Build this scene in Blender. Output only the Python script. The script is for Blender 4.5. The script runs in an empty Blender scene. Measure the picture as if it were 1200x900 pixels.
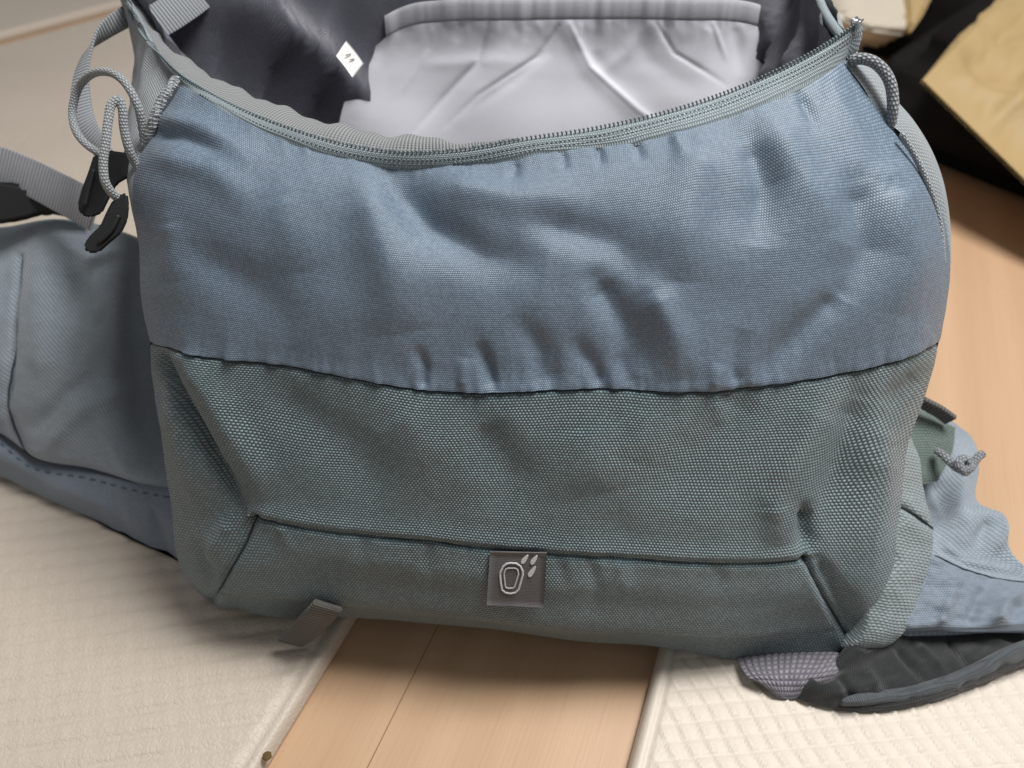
import bpy, bmesh, math, random
import numpy as np
from mathutils import Vector, noise
R = math.radians
random.seed(7); rng = np.random.default_rng(7)

# ------------------------------------------------------------------ camera, light, exposure
PITCH, CAMZ, F = 42.0, 0.40, 924.0          # down-tilt, height in m, focal length in px of a 1200 px frame
sc = bpy.context.scene
cam_d = bpy.data.cameras.new('camera'); cam = bpy.data.objects.new('camera', cam_d)
sc.collection.objects.link(cam); sc.camera = cam
cam.location = (0, 0, CAMZ); cam.rotation_euler = (R(90 - PITCH), 0, 0)
cam_d.sensor_width = 36; cam_d.lens = 36 * F / 1200
cam_d.clip_start = 0.01; cam_d.clip_end = 50
cam_d.dof.use_dof = True; cam_d.dof.focus_distance = 0.355; cam_d.dof.aperture_fstop = 7.2

w = bpy.data.worlds.new('World'); sc.world = w; w.use_nodes = True
bg = w.node_tree.nodes['Background']
bg.inputs[0].default_value = (1.0, 0.985, 0.97, 1); bg.inputs[1].default_value = 0.24

def area(name, loc, aim, sx, sy, power, col):
    d = bpy.data.lights.new(name, 'AREA'); d.shape = 'RECTANGLE'; d.size = sx; d.size_y = sy
    d.energy = power; d.color = col
    o = bpy.data.objects.new(name, d); sc.collection.objects.link(o); o.location = loc
    o.rotation_euler = (Vector(aim) - Vector(loc)).to_track_quat('-Z', 'Y').to_euler()
    return o
area('ceiling_lamp', (0.50, 0.46, 1.42), (0, 0.3, 0), 0.55, 0.55, 28.5, (1.0, 0.98, 0.95))
sc.view_settings.view_transform = 'Standard'; sc.view_settings.look = 'None'
sc.view_settings.exposure = 0.0; sc.view_settings.gamma = 1.0

# ------------------------------------------------------------------ helpers
ct, st_ = math.cos(R(PITCH)), math.sin(R(PITCH))
def ray(px, py):
    a = (np.asarray(px, float) - 600) / F; b = (450 - np.asarray(py, float)) / F
    return np.stack([a, ct + b * st_, -st_ + b * ct], -1)
def P(px, py, t): return np.array([0, 0, CAMZ]) + ray(px, py) * np.asarray(t, float)[..., None]
def PP(x, y, t): return P(x, y, np.array(float(t)))
def G(px, py, z=0.0):
    d = ray(px, py); return np.array([0, 0, CAMZ]) + d * ((z - CAMZ) / d[..., 2])[..., None]
def tz(px, py, z):
    return (z - CAMZ) / ray(px, py)[..., 2]

def hermite(xk, yk, x):
    xk = np.asarray(xk, float); yk = np.asarray(yk, float); x = np.asarray(x, float)
    n = len(xk)
    if n == 1: return np.broadcast_to(yk[0], x.shape + yk.shape[1:])
    sh = (-1,) + (1,) * (yk.ndim - 1)
    d = np.diff(yk, axis=0) / np.diff(xk).reshape(sh)
    m = np.empty_like(yk); m[0] = d[0]; m[-1] = d[-1]
    if n > 2:
        h = np.diff(xk); w0 = h[1:].reshape(sh); w1 = h[:-1].reshape(sh)
        m[1:-1] = (d[:-1] * w0 + d[1:] * w1) / (w0 + w1)
    i = np.clip(np.searchsorted(xk, x) - 1, 0, n - 2); h = xk[i + 1] - xk[i]; s = (x - xk[i]) / h
    if yk.ndim > 1: s = s[..., None]; h = h[..., None]
    return ((2*s**3 - 3*s**2 + 1) * yk[i] + (s**3 - 2*s**2 + s) * h * m[i] + (-2*s**3 + 3*s**2) * yk[i+1] + (s**3 - s**2) * h * m[i+1])
def smooth_path(pts, n):
    p = np.asarray(pts, float); k = np.r_[0, np.cumsum(np.linalg.norm(np.diff(p, axis=0), axis=1))]
    return hermite(k, p, np.linspace(0, k[-1], n))

def link(name, me, m=None, parent=None, smooth=True):
    o = bpy.data.objects.new(name, me); sc.collection.objects.link(o)
    if m: me.materials.append(m)
    if parent: o.parent = parent; o.matrix_parent_inverse = Matrix_inv(parent)
    if smooth: me.polygons.foreach_set('use_smooth', [True] * len(me.polygons))
    me.update()
    return o
def Matrix_inv(p):
    from mathutils import Matrix
    return Matrix.Translation(-p.location) if p.type == 'EMPTY' else Matrix()
def mesh(name, v, f, m, parent=None, uv=None, smooth=True):
    me = bpy.data.meshes.new(name)
    me.from_pydata([tuple(q) for q in v], [], [tuple(int(i) for i in q) for q in f])
    if uv is not None:
        ul = me.uv_layers.new(name='UVMap'); li = np.empty(len(me.loops), int); me.loops.foreach_get('vertex_index', li)
        ul.data.foreach_set('uv', np.asarray(uv, float)[li].ravel())
    return link(name, me, m, parent, smooth)
def quads(nr, nc, mask=None):
    i, j = np.meshgrid(np.arange(nr - 1), np.arange(nc - 1), indexing='ij')
    if mask is not None: i = i[mask]; j = j[mask]
    i = i.ravel(); j = j.ravel(); a = i * nc + j
    return np.stack([a, a + nc, a + nc + 1, a + 1], 1)
def compact(v, f, uv):
    u, inv = np.unique(f.ravel(), return_inverse=True)
    return v[u], inv.reshape(f.shape), uv[u]
def grid_obj(name, pos, m, parent=None, uv=None, mask=None, flip=False):
    nr, nc = pos.shape[:2]
    if uv is None:
        du = np.r_[0, np.cumsum(np.linalg.norm(np.diff(pos[nr // 2], axis=0), axis=1))]
        dv = np.r_[0, np.cumsum(np.linalg.norm(np.diff(pos[:, nc // 2], axis=0), axis=1))]
        U, V = np.meshgrid(du, -dv); uv = np.stack([U, V], -1)
    v, f, q = compact(pos.reshape(-1, 3), quads(nr, nc, mask), uv.reshape(-1, 2))
    if flip: f = f[:, ::-1]
    return mesh(name, v, f, m, parent, q)
def normals(pos):
    du = np.gradient(pos, axis=1); dv = np.gradient(pos, axis=0)
    n = np.cross(dv, du); n /= np.linalg.norm(n, axis=-1, keepdims=True) + 1e-12
    return n
def tube(name, pts, r, m, parent=None, seg=10, n=None, cap=True, prof=None):
    p = smooth_path(pts, n or max(24, len(pts) * 8)); N = len(p)
    tg = np.gradient(p, axis=0); tg /= np.linalg.norm(tg, axis=1, keepdims=True)
    up = np.array([0.1, -0.6, 0.8]); nr = []
    x = np.cross(tg[0], up); x /= np.linalg.norm(x)
    for i in range(N):
        x = x - tg[i] * x.dot(tg[i]); x /= np.linalg.norm(x); nr.append(x.copy())
    nr = np.array(nr); bn = np.cross(tg, nr)
    rr = np.full(N, r) if prof is None else np.array([prof(i / (N - 1)) * r for i in range(N)])
    if cap: rr = rr.copy(); rr[0] *= .55; rr[-1] *= .55
    a = np.linspace(0, 2 * np.pi, seg + 1)
    pos = p[:, None] + rr[:, None, None] * (np.cos(a)[None, :, None] * nr[:, None] + np.sin(a)[None, :, None] * bn[:, None])
    L = np.r_[0, np.cumsum(np.linalg.norm(np.diff(p, axis=0), axis=1))]
    uv = np.stack(np.meshgrid(a / (2 * np.pi) * 2 * np.pi * r, L), -1)
    v = pos.reshape(-1, 3); f = [tuple(q) for q in quads(N, seg + 1)]
    f.append(tuple(range(seg))); f.append(tuple((N - 1) * (seg + 1) + i for i in range(seg)))
    return mesh(name, v, f, m, parent, uv.reshape(-1, 2))
def ribbon(name, pts, width_dir, width, th, m, parent=None, n=60, widths=None):
    """flat strap: centre path, per-point width direction (3-vector list or one), real thickness"""
    p = smooth_path(pts, n); N = len(p)
    wd = np.asarray(width_dir, float)
    wd = smooth_path(wd, n) if wd.ndim == 2 else np.repeat(wd[None], N, 0)
    tg = np.gradient(p, axis=0); tg /= np.linalg.norm(tg, axis=1, keepdims=True)
    wd = wd - tg * (wd * tg).sum(1, keepdims=True); wd /= np.linalg.norm(wd, axis=1, keepdims=True)
    nn = np.cross(tg, wd)
    c = [(-.5, -.3), (-.46, -.5), (0, -.5), (.46, -.5), (.5, -.3), (.5, .3), (.46, .5), (0, .5), (-.46, .5), (-.5, .3), (-.5, -.3)]
    W = np.full(N, width) if widths is None else np.interp(np.linspace(0, 1, N), np.linspace(0, 1, len(widths)), widths)
    pos = np.stack([p + wd * (a * W)[:, None] + nn * (b * th) for a, b in c], 1)
    L = np.r_[0, np.cumsum(np.linalg.norm(np.diff(p, axis=0), axis=1))]
    uv = np.stack(np.meshgrid([a * width for a, b in c], L), -1)
    nc = len(c); f = [tuple(q) for q in quads(N, nc)]
    f.append(tuple(range(nc - 1))); f.append(tuple((N - 1) * nc + i for i in range(nc - 1)))
    return mesh(name, pos.reshape(-1, 3), f, m, parent, uv.reshape(-1, 2))
def seg_dist(x, y, pts):
    """distance to a polyline, and side sign"""
    p = np.asarray(pts, float); best = np.full(x.shape, 1e9)
    for a, b in zip(p[:-1], p[1:]):
        d = b - a; L = d.dot(d) + 1e-9
        s = np.clip(((x - a[0]) * d[0] + (y - a[1]) * d[1]) / L, 0, 1)
        best = np.minimum(best, np.hypot(x - a[0] - s * d[0], y - a[1] - s * d[1]))
    return best
def nz(x, y, s, seed=0.0, oct=3):
    out = np.empty(x.size); X = x.ravel() / s; Y = y.ravel() / s
    for i in range(x.size): out[i] = noise.fractal((X[i], Y[i], seed), 0.9, 2.1, oct)
    return out.reshape(x.shape)
def folds(x, y, lst):
    """soft cloth folds: each runs along a polyline, rises fast at its root and dies out towards its tip"""
    h = np.zeros(x.shape)
    for pts, wd, amp in lst:
        p = np.asarray(pts, float); L = np.r_[0, np.cumsum(np.hypot(*np.diff(p, axis=0).T))]
        best = np.full(x.shape, 1e9); at = np.zeros(x.shape)
        for k_, (a, b) in enumerate(zip(p[:-1], p[1:])):
            d = b - a; s_ = np.clip(((x - a[0]) * d[0] + (y - a[1]) * d[1]) / (d.dot(d) + 1e-9), 0, 1)
            dd = np.hypot(x - a[0] - s_ * d[0], y - a[1] - s_ * d[1]); m_ = dd < best
            best = np.where(m_, dd, best); at = np.where(m_, (L[k_] + s_ * (L[k_ + 1] - L[k_])) / L[-1], at)
        tp = np.clip(at / .12 * .5 + .5, 0, 1) * (1 - np.clip((at - .45) / .55, 0, 1) ** 2 * .85)
        q = best / (wd * (.75 + .35 * at))
        h += amp * tp * (.86 * np.exp(-q ** 2) + .14 * np.exp(-np.sqrt(q * q + .02) * 1.6))
    return h * 1e-3
def tag(o, label=None, cat=None, group=None, kind=None):
    if label: o['label'] = label
    if cat: o['category'] = cat
    if group: o['group'] = group
    if kind: o['kind'] = kind
    return o
def empty(name, loc):
    o = bpy.data.objects.new(name, None); sc.collection.objects.link(o); o.location = loc; o.empty_display_size = .02
    return o

# ------------------------------------------------------------------ materials
class NT:
    def __init__(s, name):
        s.m = bpy.data.materials.new(name); s.m.use_nodes = True; s.t = s.m.node_tree
        s.b = s.t.nodes['Principled BSDF']
    def n(s, ty, **k):
        x = s.t.nodes.new(ty)
        for a, b in k.items(): setattr(x, a, b)
        return x
    def l(s, a, b): s.t.links.new(a, b)
    def mt(s, op, a, b=None, c=None):
        x = s.n('ShaderNodeMath', operation=op)
        for i, v in enumerate((a, b, c)):
            if v is None: continue
            if isinstance(v, (int, float)): x.inputs[i].default_value = v
            else: s.l(v, x.inputs[i])
        return x.outputs[0]
    def mix(s, f, a, b, ty='MIX'):
        x = s.n('ShaderNodeMix', data_type='RGBA', blend_type=ty)
        for i, v in ((0, f), (6, a), (7, b)):
            if isinstance(v, (int, float)): x.inputs[i].default_value = v
            elif isinstance(v, tuple): x.inputs[i].default_value = (*v, 1) if len(v) == 3 else v
            else: s.l(v, x.inputs[i])
        return x.outputs[2]
    def noise(s, vec, scale, detail=3, rough=.5):
        x = s.n('ShaderNodeTexNoise'); x.inputs['Scale'].default_value = scale; x.inputs['Detail'].default_value = detail
        x.inputs['Roughness'].default_value = rough
        if vec is not None: s.l(vec, x.inputs['Vector'])
        return x.outputs['Fac']
    def bump(s, h, dist, strength=1.0, prev=None):
        x = s.n('ShaderNodeBump'); x.inputs['Distance'].default_value = dist; x.inputs['Strength'].default_value = strength
        s.l(h, x.inputs['Height'])
        if prev is not None: s.l(prev, x.inputs['Normal'])
        return x.outputs[0]
    def uv(s):
        x = s.n('ShaderNodeTexCoord'); y = s.n('ShaderNodeSeparateXYZ'); s.l(x.outputs['UV'], y.inputs[0])
        return x, y.outputs[0], y.outputs[1]
def comb(q, a, b):
    x = q.n('ShaderNodeCombineXYZ'); q.l(a, x.inputs[0]); q.l(b, x.inputs[1]); return x.outputs[0]

def cell(q, U, V, cw, ch, offset=.5):
    """staggered thread floats: returns pill height 0..1 and a random value per float"""
    vv = q.mt('DIVIDE', V, ch); row = q.mt('FLOOR', vv); fv = q.mt('FRACT', vv)
    uu = q.mt('ADD', q.mt('DIVIDE', U, cw), q.mt('MULTIPLY', row, offset)); fu = q.mt('FRACT', uu)
    h = q.mt('MULTIPLY', q.mt('SINE', q.mt('MULTIPLY', fu, math.pi)), q.mt('SINE', q.mt('MULTIPLY', fv, math.pi)))
    wn = q.n('ShaderNodeTexWhiteNoise', noise_dimensions='2D'); q.l(comb(q, q.mt('FLOOR', uu), row), wn.inputs['Vector'])
    return h, wn.outputs['Value']
def woven(name, dark, light, cw, ch, rough=.75, bump=.00035, sheen=.25, vary=.35, spec=.3, offset=.5, gridn=0, tint=None, wear=.2, pw=.7, warp=.0006):
    q = NT(name); tc, U, V = q.uv()
    if warp:                                     # threads never run dead straight
        n1 = q.noise(tc.outputs['UV'], 18, 2); n2 = q.noise(tc.outputs['UV'], 23, 2)
        U = q.mt('ADD', U, q.mt('MULTIPLY', q.mt('SUBTRACT', n1, .5), warp * 8)); V = q.mt('ADD', V, q.mt('MULTIPLY', q.mt('SUBTRACT', n2, .5), warp * 8))
    h, rnd = cell(q, U, V, cw, ch, offset)
    hp = q.mt('POWER', h, pw)
    f = q.mt('ADD', q.mt('MULTIPLY', hp, 1 - vary), q.mt('MULTIPLY', q.mt('MULTIPLY', rnd, hp), vary), None)
    if gridn:
        gu = q.mt('FRACT', q.mt('DIVIDE', U, cw * gridn)); gv = q.mt('FRACT', q.mt('DIVIDE', V, ch * gridn))
        gl = q.mt('MAXIMUM', q.mt('LESS_THAN', gu, .16), q.mt('LESS_THAN', gv, .16))
        f = q.mt('MULTIPLY', f, q.mt('SUBTRACT', 1, q.mt('MULTIPLY', gl, .13)))
    c = q.mix(f, dark, light)  # glints on thread tops and shade in the gaps put into the colour
    ns = q.noise(tc.outputs['UV'], 14, 4, .6)
    c = q.mix(q.mt('MULTIPLY', q.mt('SUBTRACT', ns, .35), wear * 2.2), c, tint or tuple(min(1, x * 1.35) for x in light))
    q.l(c, q.b.inputs['Base Color'])
    q.b.inputs['Roughness'].default_value = rough; q.b.inputs['Specular IOR Level'].default_value = spec
    q.b.inputs['Sheen Weight'].default_value = sheen; q.b.inputs['Sheen Roughness'].default_value = .5
    nf = q.noise(tc.outputs['UV'], 2500, 2)
    hb = q.mt('ADD', h, q.mt('MULTIPLY', nf, .25))
    q.l(q.bump(hb, bump), q.b.inputs['Normal'])
    return q.m
def ribbed(name, dark, light, pitch, along='V', rough=.7, bump=.0004, fine=.0009, spec=.3):
    q = NT(name); tc, U, V = q.uv(); A, B = (V, U) if along == 'V' else (U, V)
    s = q.mt('ADD', q.mt('MULTIPLY', q.mt('SINE', q.mt('MULTIPLY', A, 2 * math.pi / pitch)), .5), .5)
    t = q.mt('ADD', q.mt('MULTIPLY', q.mt('SINE', q.mt('MULTIPLY', B, 2 * math.pi / fine)), .5), .5)
    h = q.mt('ADD', q.mt('MULTIPLY', s, .75), q.mt('MULTIPLY', t, .25))
    q.l(q.mix(h, dark, light), q.b.inputs['Base Color']); q.b.inputs['Roughness'].default_value = rough
    q.b.inputs['Specular IOR Level'].default_value = spec; q.b.inputs['Sheen Weight'].default_value = .2
    q.l(q.bump(h, bump), q.b.inputs['Normal']); return q.m
def plain(name, col, rough=.5, spec=.5, nscale=60, nb=.0004, cvar=.12, metal=0, sheen=0):
    q = NT(name); tc = q.n('ShaderNodeTexCoord'); ns = q.noise(tc.outputs['Object'], nscale, 5, .6)
    q.l(q.mix(ns, tuple(x * (1 - cvar) for x in col), tuple(min(1, x * (1 + cvar)) for x in col)), q.b.inputs['Base Color'])
    q.b.inputs['Roughness'].default_value = rough; q.b.inputs['Specular IOR Level'].default_value = spec
    q.b.inputs['Metallic'].default_value = metal; q.b.inputs['Sheen Weight'].default_value = sheen
    q.l(q.bump(ns, nb), q.b.inputs['Normal']); return q.m

M = {}
M['ripstop'] = woven('blue_ripstop_nylon', (.068, .102, .142), (.225, .305, .40), .00100, .00090, rough=.45, bump=.00014, sheen=.1, vary=.5, spec=.5, gridn=5, warp=.0002, wear=.10, tint=(.33, .36, .48))
M['canvas'] = woven('grey_green_canvas', (.020, .041, .051), (.225, .33, .36), .00165, .00125, rough=.42, bump=.0006, vary=.45, spec=.6, pw=1.0, warp=.0003, wear=.14)
M['canvas_side'] = woven('pale_green_canvas', (.12, .155, .165), (.34, .405, .42), .0045, .0016, rough=.7, bump=.0005, vary=.2, offset=.5)
M['twill'] = woven('slate_blue_twill', (.15, .185, .225), (.41, .47, .53), .0024, .0010, rough=.75, bump=.0003, offset=.33, vary=.25)
M['hip_lower'] = woven('dusty_blue_nylon', (.12, .15, .19), (.27, .325, .395), .0011, .0011, rough=.6, bump=.0002)
M['grey_twill'] = woven('pale_grey_twill', (.16, .18, .19), (.36, .40, .42), .0022, .0011, rough=.8, bump=.0003, offset=.33, vary=.2)
M['grosgrain'] = ribbed('grey_grosgrain', (.13, .135, .14), (.31, .32, .33), .0014, 'U', bump=.0005)
M['zip_tape'] = woven('blue_grey_zipper_tape', (.12, .155, .17), (.38, .45, .49), .0011, .0016, rough=.55, bump=.0003, vary=.3)
M['webbing'] = ribbed('grey_webbing', (.14, .155, .17), (.35, .37, .40), .0019, 'V', bump=.0005)
M['webbing_wide'] = ribbed('pale_grey_ribbed_webbing', (.15, .16, .185), (.42, .43, .47), .0030, 'V', bump=.0009)
M['dark_webbing'] = ribbed('dark_grey_webbing', (.03, .03, .029), (.13, .127, .12), .0019, 'V', bump=.0005)
M['cord'] = woven('grey_braided_cord', (.12, .135, .145), (.42, .45, .47), .0012, .0014, rough=.55, bump=.0004, vary=.2, pw=.6, warp=0)
M['cord_dark'] = woven('slate_braided_cord', (.05, .06, .07), (.40, .43, .46), .0016, .0018, rough=.55, bump=.0005, vary=.3, warp=0)
M['zip_teeth'] = plain('teal_grey_nylon_teeth', (.17, .22, .235), .35, .5, 900, .00005)
M['black_plastic'] = plain('matt_black_plastic', (.012, .013, .014), .55, .4, 700, .00012)
M['lining'] = woven('dark_violet_grey_lining', (.045, .046, .062), (.15, .15, .19), .0009, .0009, rough=.42, bump=.0001, spec=.5, sheen=.1)
M['white_nylon'] = woven('white_translucent_nylon', (.58, .585, .655), (.71, .71, .775), .0010, .0010, rough=.6, bump=.00005, spec=.25, vary=.3, wear=.1, tint=(.88, .87, .91))
M['sleeve_binding'] = ribbed('pale_grey_elastic_binding', (.48, .49, .53), (.60, .61, .66), .0010, 'U', bump=.0002)
M['thread'] = plain('dark_blue_thread', (.018, .026, .034), .8, .2, 800, .0001)
M['thread_blue'] = plain('blue_thread', (.06, .078, .10), .8, .2, 800, .0001)
M['thread_pale'] = plain('slate_thread', (.10, .125, .155), .8, .2, 800, .0001)
M['thread_green'] = plain('dark_green_thread', (.028, .038, .04), .8, .2, 800, .0001)
M['label'] = woven('charcoal_woven_label', (.075, .072, .076), (.155, .15, .155), .0006, .0008, rough=.8, bump=.00012, offset=.5)
M['label_white'] = woven('white_embroidery', (.50, .48, .49), (.80, .78, .78), .0005, .0007, rough=.8, bump=.0002)
M['care_white'] = plain('white_satin_label', (.82, .80, .77), .5, .4, 400, .00005, .04)
M['care_ink'] = plain('grey_ink', (.25, .25, .25), .7, .2, 300, .00002)
M['black_cloth'] = woven('black_nylon_cloth', (.006, .007, .008), (.028, .031, .034), .0012, .0010, rough=.7, bump=.0003)
M['slate_cloth'] = woven('dark_slate_cloth', (.03, .036, .042), (.105, .12, .13), .0012, .0010, rough=.7, bump=.0003)
M['spacer'] = woven('mauve_grey_spacer_mesh', (.08, .075, .095), (.34, .32, .38), .0024, .0036, rough=.8, bump=.0012, offset=0)
M['green_mesh'] = woven('dark_green_mesh', (.06, .085, .08), (.17, .22, .20), .0016, .0016, rough=.8, bump=.0004)

def vinyl(name, c1, c2, bd=.0003):
    q = NT(name); tc = q.n('ShaderNodeTexCoord'); o = tc.outputs['Object']
    big = q.noise(o, 7, 4, .6); fine = q.noise(o, 260, 4, .65); crk = q.n('ShaderNodeTexVoronoi', feature='DISTANCE_TO_EDGE')
    crk.inputs['Scale'].default_value = 330; q.l(o, crk.inputs['Vector'])
    q.l(q.mix(q.mt('ADD', q.mt('MULTIPLY', big, .6), q.mt('MULTIPLY', fine, .4)), c1, c2), q.b.inputs['Base Color'])
    q.b.inputs['Roughness'].default_value = .48; q.b.inputs['Specular IOR Level'].default_value = .4
    h = q.mt('ADD', q.mt('MULTIPLY', q.mt('MINIMUM', crk.outputs['Distance'], .2), 2.0), fine)
    q.l(q.bump(h, bd), q.b.inputs['Normal']); return q.m
M['vinyl'] = vinyl('cream_vinyl_shaded', (.47, .405, .335), (.60, .53, .455))  # left mat's shade put into the colour: greyer than the same vinyl below
M['vinyl_smooth'] = vinyl('cream_embossed_vinyl', (.58, .515, .44), (.67, .605, .53), .00012)
M['vinyl_trim'] = plain('pale_vinyl_edge', (.72, .67, .60), .45, .4, 90, .0003, .05)

def wood():
    q = NT('light_oak_laminate'); tc = q.n('ShaderNodeTexCoord'); oi = q.n('ShaderNodeObjectInfo')
    mp = q.n('ShaderNodeMapping'); mp.inputs['Scale'].default_value = (1.3, 18, 1)
    q.l(tc.outputs['Object'], mp.inputs['Vector'])
    off = q.n('ShaderNodeCombineXYZ'); q.l(q.mt('MULTIPLY', oi.outputs['Random'], 37.0), off.inputs[2])
    va = q.n('ShaderNodeVectorMath', operation='ADD'); q.l(mp.outputs[0], va.inputs[0]); q.l(off.outputs[0], va.inputs[1])
    g1 = q.noise(va.outputs[0], 2.2, 6, .62)
    mp2 = q.n('ShaderNodeMapping'); mp2.inputs['Scale'].default_value = (4, 190, 1); q.l(tc.outputs['Object'], mp2.inputs['Vector'])
    g2 = q.noise(mp2.outputs[0], 3.0, 4, .6)
    wv = q.n('ShaderNodeTexWave', wave_type='BANDS', bands_direction='Y'); wv.inputs['Scale'].default_value = .55
    wv.inputs['Distortion'].default_value = 7; wv.inputs['Detail'].default_value = 3; wv.inputs['Detail Scale'].default_value = .8
    q.l(va.outputs[0], wv.inputs['Vector'])
    c = q.mix(g1, (.57, .385, .245), (.46, .295, .175))
    c = q.mix(q.mt('MULTIPLY', wv.outputs['Fac'], .30), c, (.44, .27, .16))
    c = q.mix(q.mt('MULTIPLY', q.mt('GREATER_THAN', g2, .58), .10), c, (.33, .18, .10))
    q.l(c, q.b.inputs['Base Color']); q.b.inputs['Roughness'].default_value = .42
    q.b.inputs['Specular IOR Level'].default_value = .4
    q.l(q.bump(g2, .0001), q.b.inputs['Normal']); return q.m
M['wood'] = wood()
M['joint'] = plain('dark_plank_joint', (.22, .14, .085), .8, .2)
M['kraft'] = plain('kraft_paper', (.38, .27, .125), .6, .4, 14, .003, .10)
M['pale_paper'] = plain('cream_paper', (.50, .45, .37), .7, .3, 20, .002, .06)
M['black_bag'] = plain('black_fabric', (.008, .0075, .007), .8, .15, 25, .004, .3)

# ------------------------------------------------------------------ floor and planks
AZ = R(20.6)                                   # the planks run this far clockwise from the view axis
ex = np.array([math.sin(AZ), math.cos(AZ), 0]); ey = np.array([-math.cos(AZ), math.sin(AZ), 0])
fl = mesh('floor', [(-3, -1.2, -.012), (3, -1.2, -.012), (3, 4, -.012), (-3, 4, -.012)], [(0, 1, 2, 3)], M['joint'], smooth=False)
tag(fl, kind='structure')
PW, PL = .19, 1.2
def plank_mesh():
    bm = bmesh.new(); bmesh.ops.create_cube(bm, size=1)
    for v in bm.verts: v.co = Vector((v.co.x * (PL - .0003), v.co.y * (PW - .0003), v.co.z * .010))
    bmesh.ops.bevel(bm, geom=[e for e in bm.edges if all(v.co.z > 0 for v in e.verts)], offset=.0003, segments=1, affect='EDGES')
    me = bpy.data.meshes.new('plank'); bm.to_mesh(me); bm.free(); me.materials.append(M['wood']); return me
pm = plank_mesh()
o0 = G(430, 900); base_y = float(np.dot(o0, ey))
for k in range(-9, 8):
    for i in range(-2, 4):
        c = ex * ((i + .5 + (k * .37) % 1) * PL) + ey * (base_y + (k + .5) * PW)
        if not (-1.6 < c[0] < 1.9 and -.9 < c[1] < 3.2): continue
        o = bpy.data.objects.new('plank', pm); sc.collection.objects.link(o); o.parent = fl
        o.location = (c[0], c[1], -.005); o.rotation_euler = (0, 0, math.pi / 2 - AZ)

# ------------------------------------------------------------------ foam mats
def sd_line(x, y, a, b):                        # signed distance, positive on the left of a->b
    d = (b - a)[:2]; d = d / np.hypot(*d); return (x - a[0]) * -d[1] + (y - a[1]) * d[0]
def mat_grid(name, c, n1, n2, th, edge, emboss, m, uvec, vvec, label, group=None):
    """c: four ground corners a,b,c,d ; surface embossed with a woven rib pattern, rounded rim"""
    def tt(n):
        s = np.linspace(0, 1, n); return s
    s = tt(n1); t = tt(n2)
    L1 = np.linalg.norm(c[1] - c[0]); L2 = np.linalg.norm(c[3] - c[0])
    def packed(n, L):                           # extra rows for the rim
        e = edge / L; r = e * (1 - np.cos(np.linspace(0, np.pi / 2, 6)))
        return np.r_[0, r[:-1] , np.linspace(e, 1 - e, n), 1 - r[:-1][::-1], 1]
    s = packed(n1, L1); t = packed(n2, L2)
    if L1 > 2: s = s ** 1.7
    S, T = np.meshgrid(s, t, indexing='ij')
    pos = (c[0][None, None] * ((1 - S) * (1 - T))[..., None] + c[1] * (S * (1 - T))[..., None] + c[2] * (S * T)[..., None] + c[3] * ((1 - S) * T)[..., None])
    d = np.minimum.reduce([S * L1, (1 - S) * L1, T * L2, (1 - T) * L2])
    q = np.clip(d / edge, 0, 1); z = th * (.15 + .85 * np.sqrt(1 - (1 - q) ** 2))
    z[0] = 0; z[-1] = 0; z[:, 0] = 0; z[:, -1] = 0
    X, Y = pos[..., 0], pos[..., 1]
    A = np.array([uvec[:2], vvec[:2]]).T; inv = np.linalg.inv(A)
    u = inv[0, 0] * X + inv[0, 1] * Y; v = inv[1, 0] * X + inv[1, 1] * Y
    u = u + .07 * np.sin(v * 1.3) + .05 * np.sin(v * .37 + 1)
    ribs = np.exp(-((np.abs((u % 1) - .5)) / .085) ** 2)
    rows = (v % 1)                              # each row swells and drops at its lower edge
    pillow = .55 + .45 * np.sin(np.pi * rows) - .8 * np.exp(-(np.minimum(rows, 1 - rows) / .07) ** 2)
    h = emboss[0] * ribs * (.4 + .6 * np.sin(np.pi * rows)) + emboss[1] * pillow
    inner = np.clip((d - .010) / .004, 0, 1)
    z = z + h * inner - .0016 * np.exp(-((d - .0085) / .0013) ** 2)
    pos[..., 2] = z
    pos[1, :, 2] = pos[-2, :, 2] = .35 * th; pos[:, 1, 2] = pos[:, -2, 2] = .35 * th     # undercut rim: lowest ring tucks in
    for sl, src in (((0,), 4), ((-1,), -5)): pos[sl[0]] = pos[src]; pos[sl[0], :, 2] = 0
    for sl, src in ((0, 4), (-1, -5)): pos[:, sl] = pos[:, src]; pos[:, sl, 2] = 0
    o = grid_obj(name, pos, m); tag(o, label, 'mat', group)
    return o
TH = .012
e1, e2 = G(np.array([312, 412]), np.array([900, 735]), 0.004)
s1, s2 = G(np.array([0, 118]), np.array([65, 32]), 0.0)
def isect(a, b, c, d):
    a, b, c, d = a[:2], b[:2], c[:2], d[:2]; r = b - a; s = d - c
    k = ((c - a)[0] * s[1] - (c - a)[1] * s[0]) / (r[0] * s[1] - r[1] * s[0]); p = a + k * r
    return np.array([p[0], p[1], 0])
eu = (e2 - e1) / np.linalg.norm(e2 - e1); su = (s2 - s1) / np.linalg.norm(s2 - s1)
corner = isect(e1, e2, s1, s2)
near = e1 - eu * .12; farl = s1 - su * .62; nearl = np.array([-1.15, -.02, 0])
near[2] = corner[2] = farl[2] = 0
r1, r2 = G(np.array([0, 330]), np.array([878, 835]), TH); r3, r4 = G(np.array([100, 112]), np.array([800, 826]), TH)
ru = (r2 - r1) / np.linalg.norm(r2 - r1)
lv = G(np.array([100, 100]), np.array([850, 878]), TH); lv = lv[1] - lv[0]
tagm = 'cream foam play mats on the wooden floor'
mat_grid('foam_mat', [near, corner, farl, nearl], 780, 400, TH, .004, (.0005, .0013), M['vinyl'], ru * .010, lv,
         'cream ribbed foam mat under the left hip fin, brown speck near its corner', tagm)
off = np.array([-su[1], su[0], 0]) * .05
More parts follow.
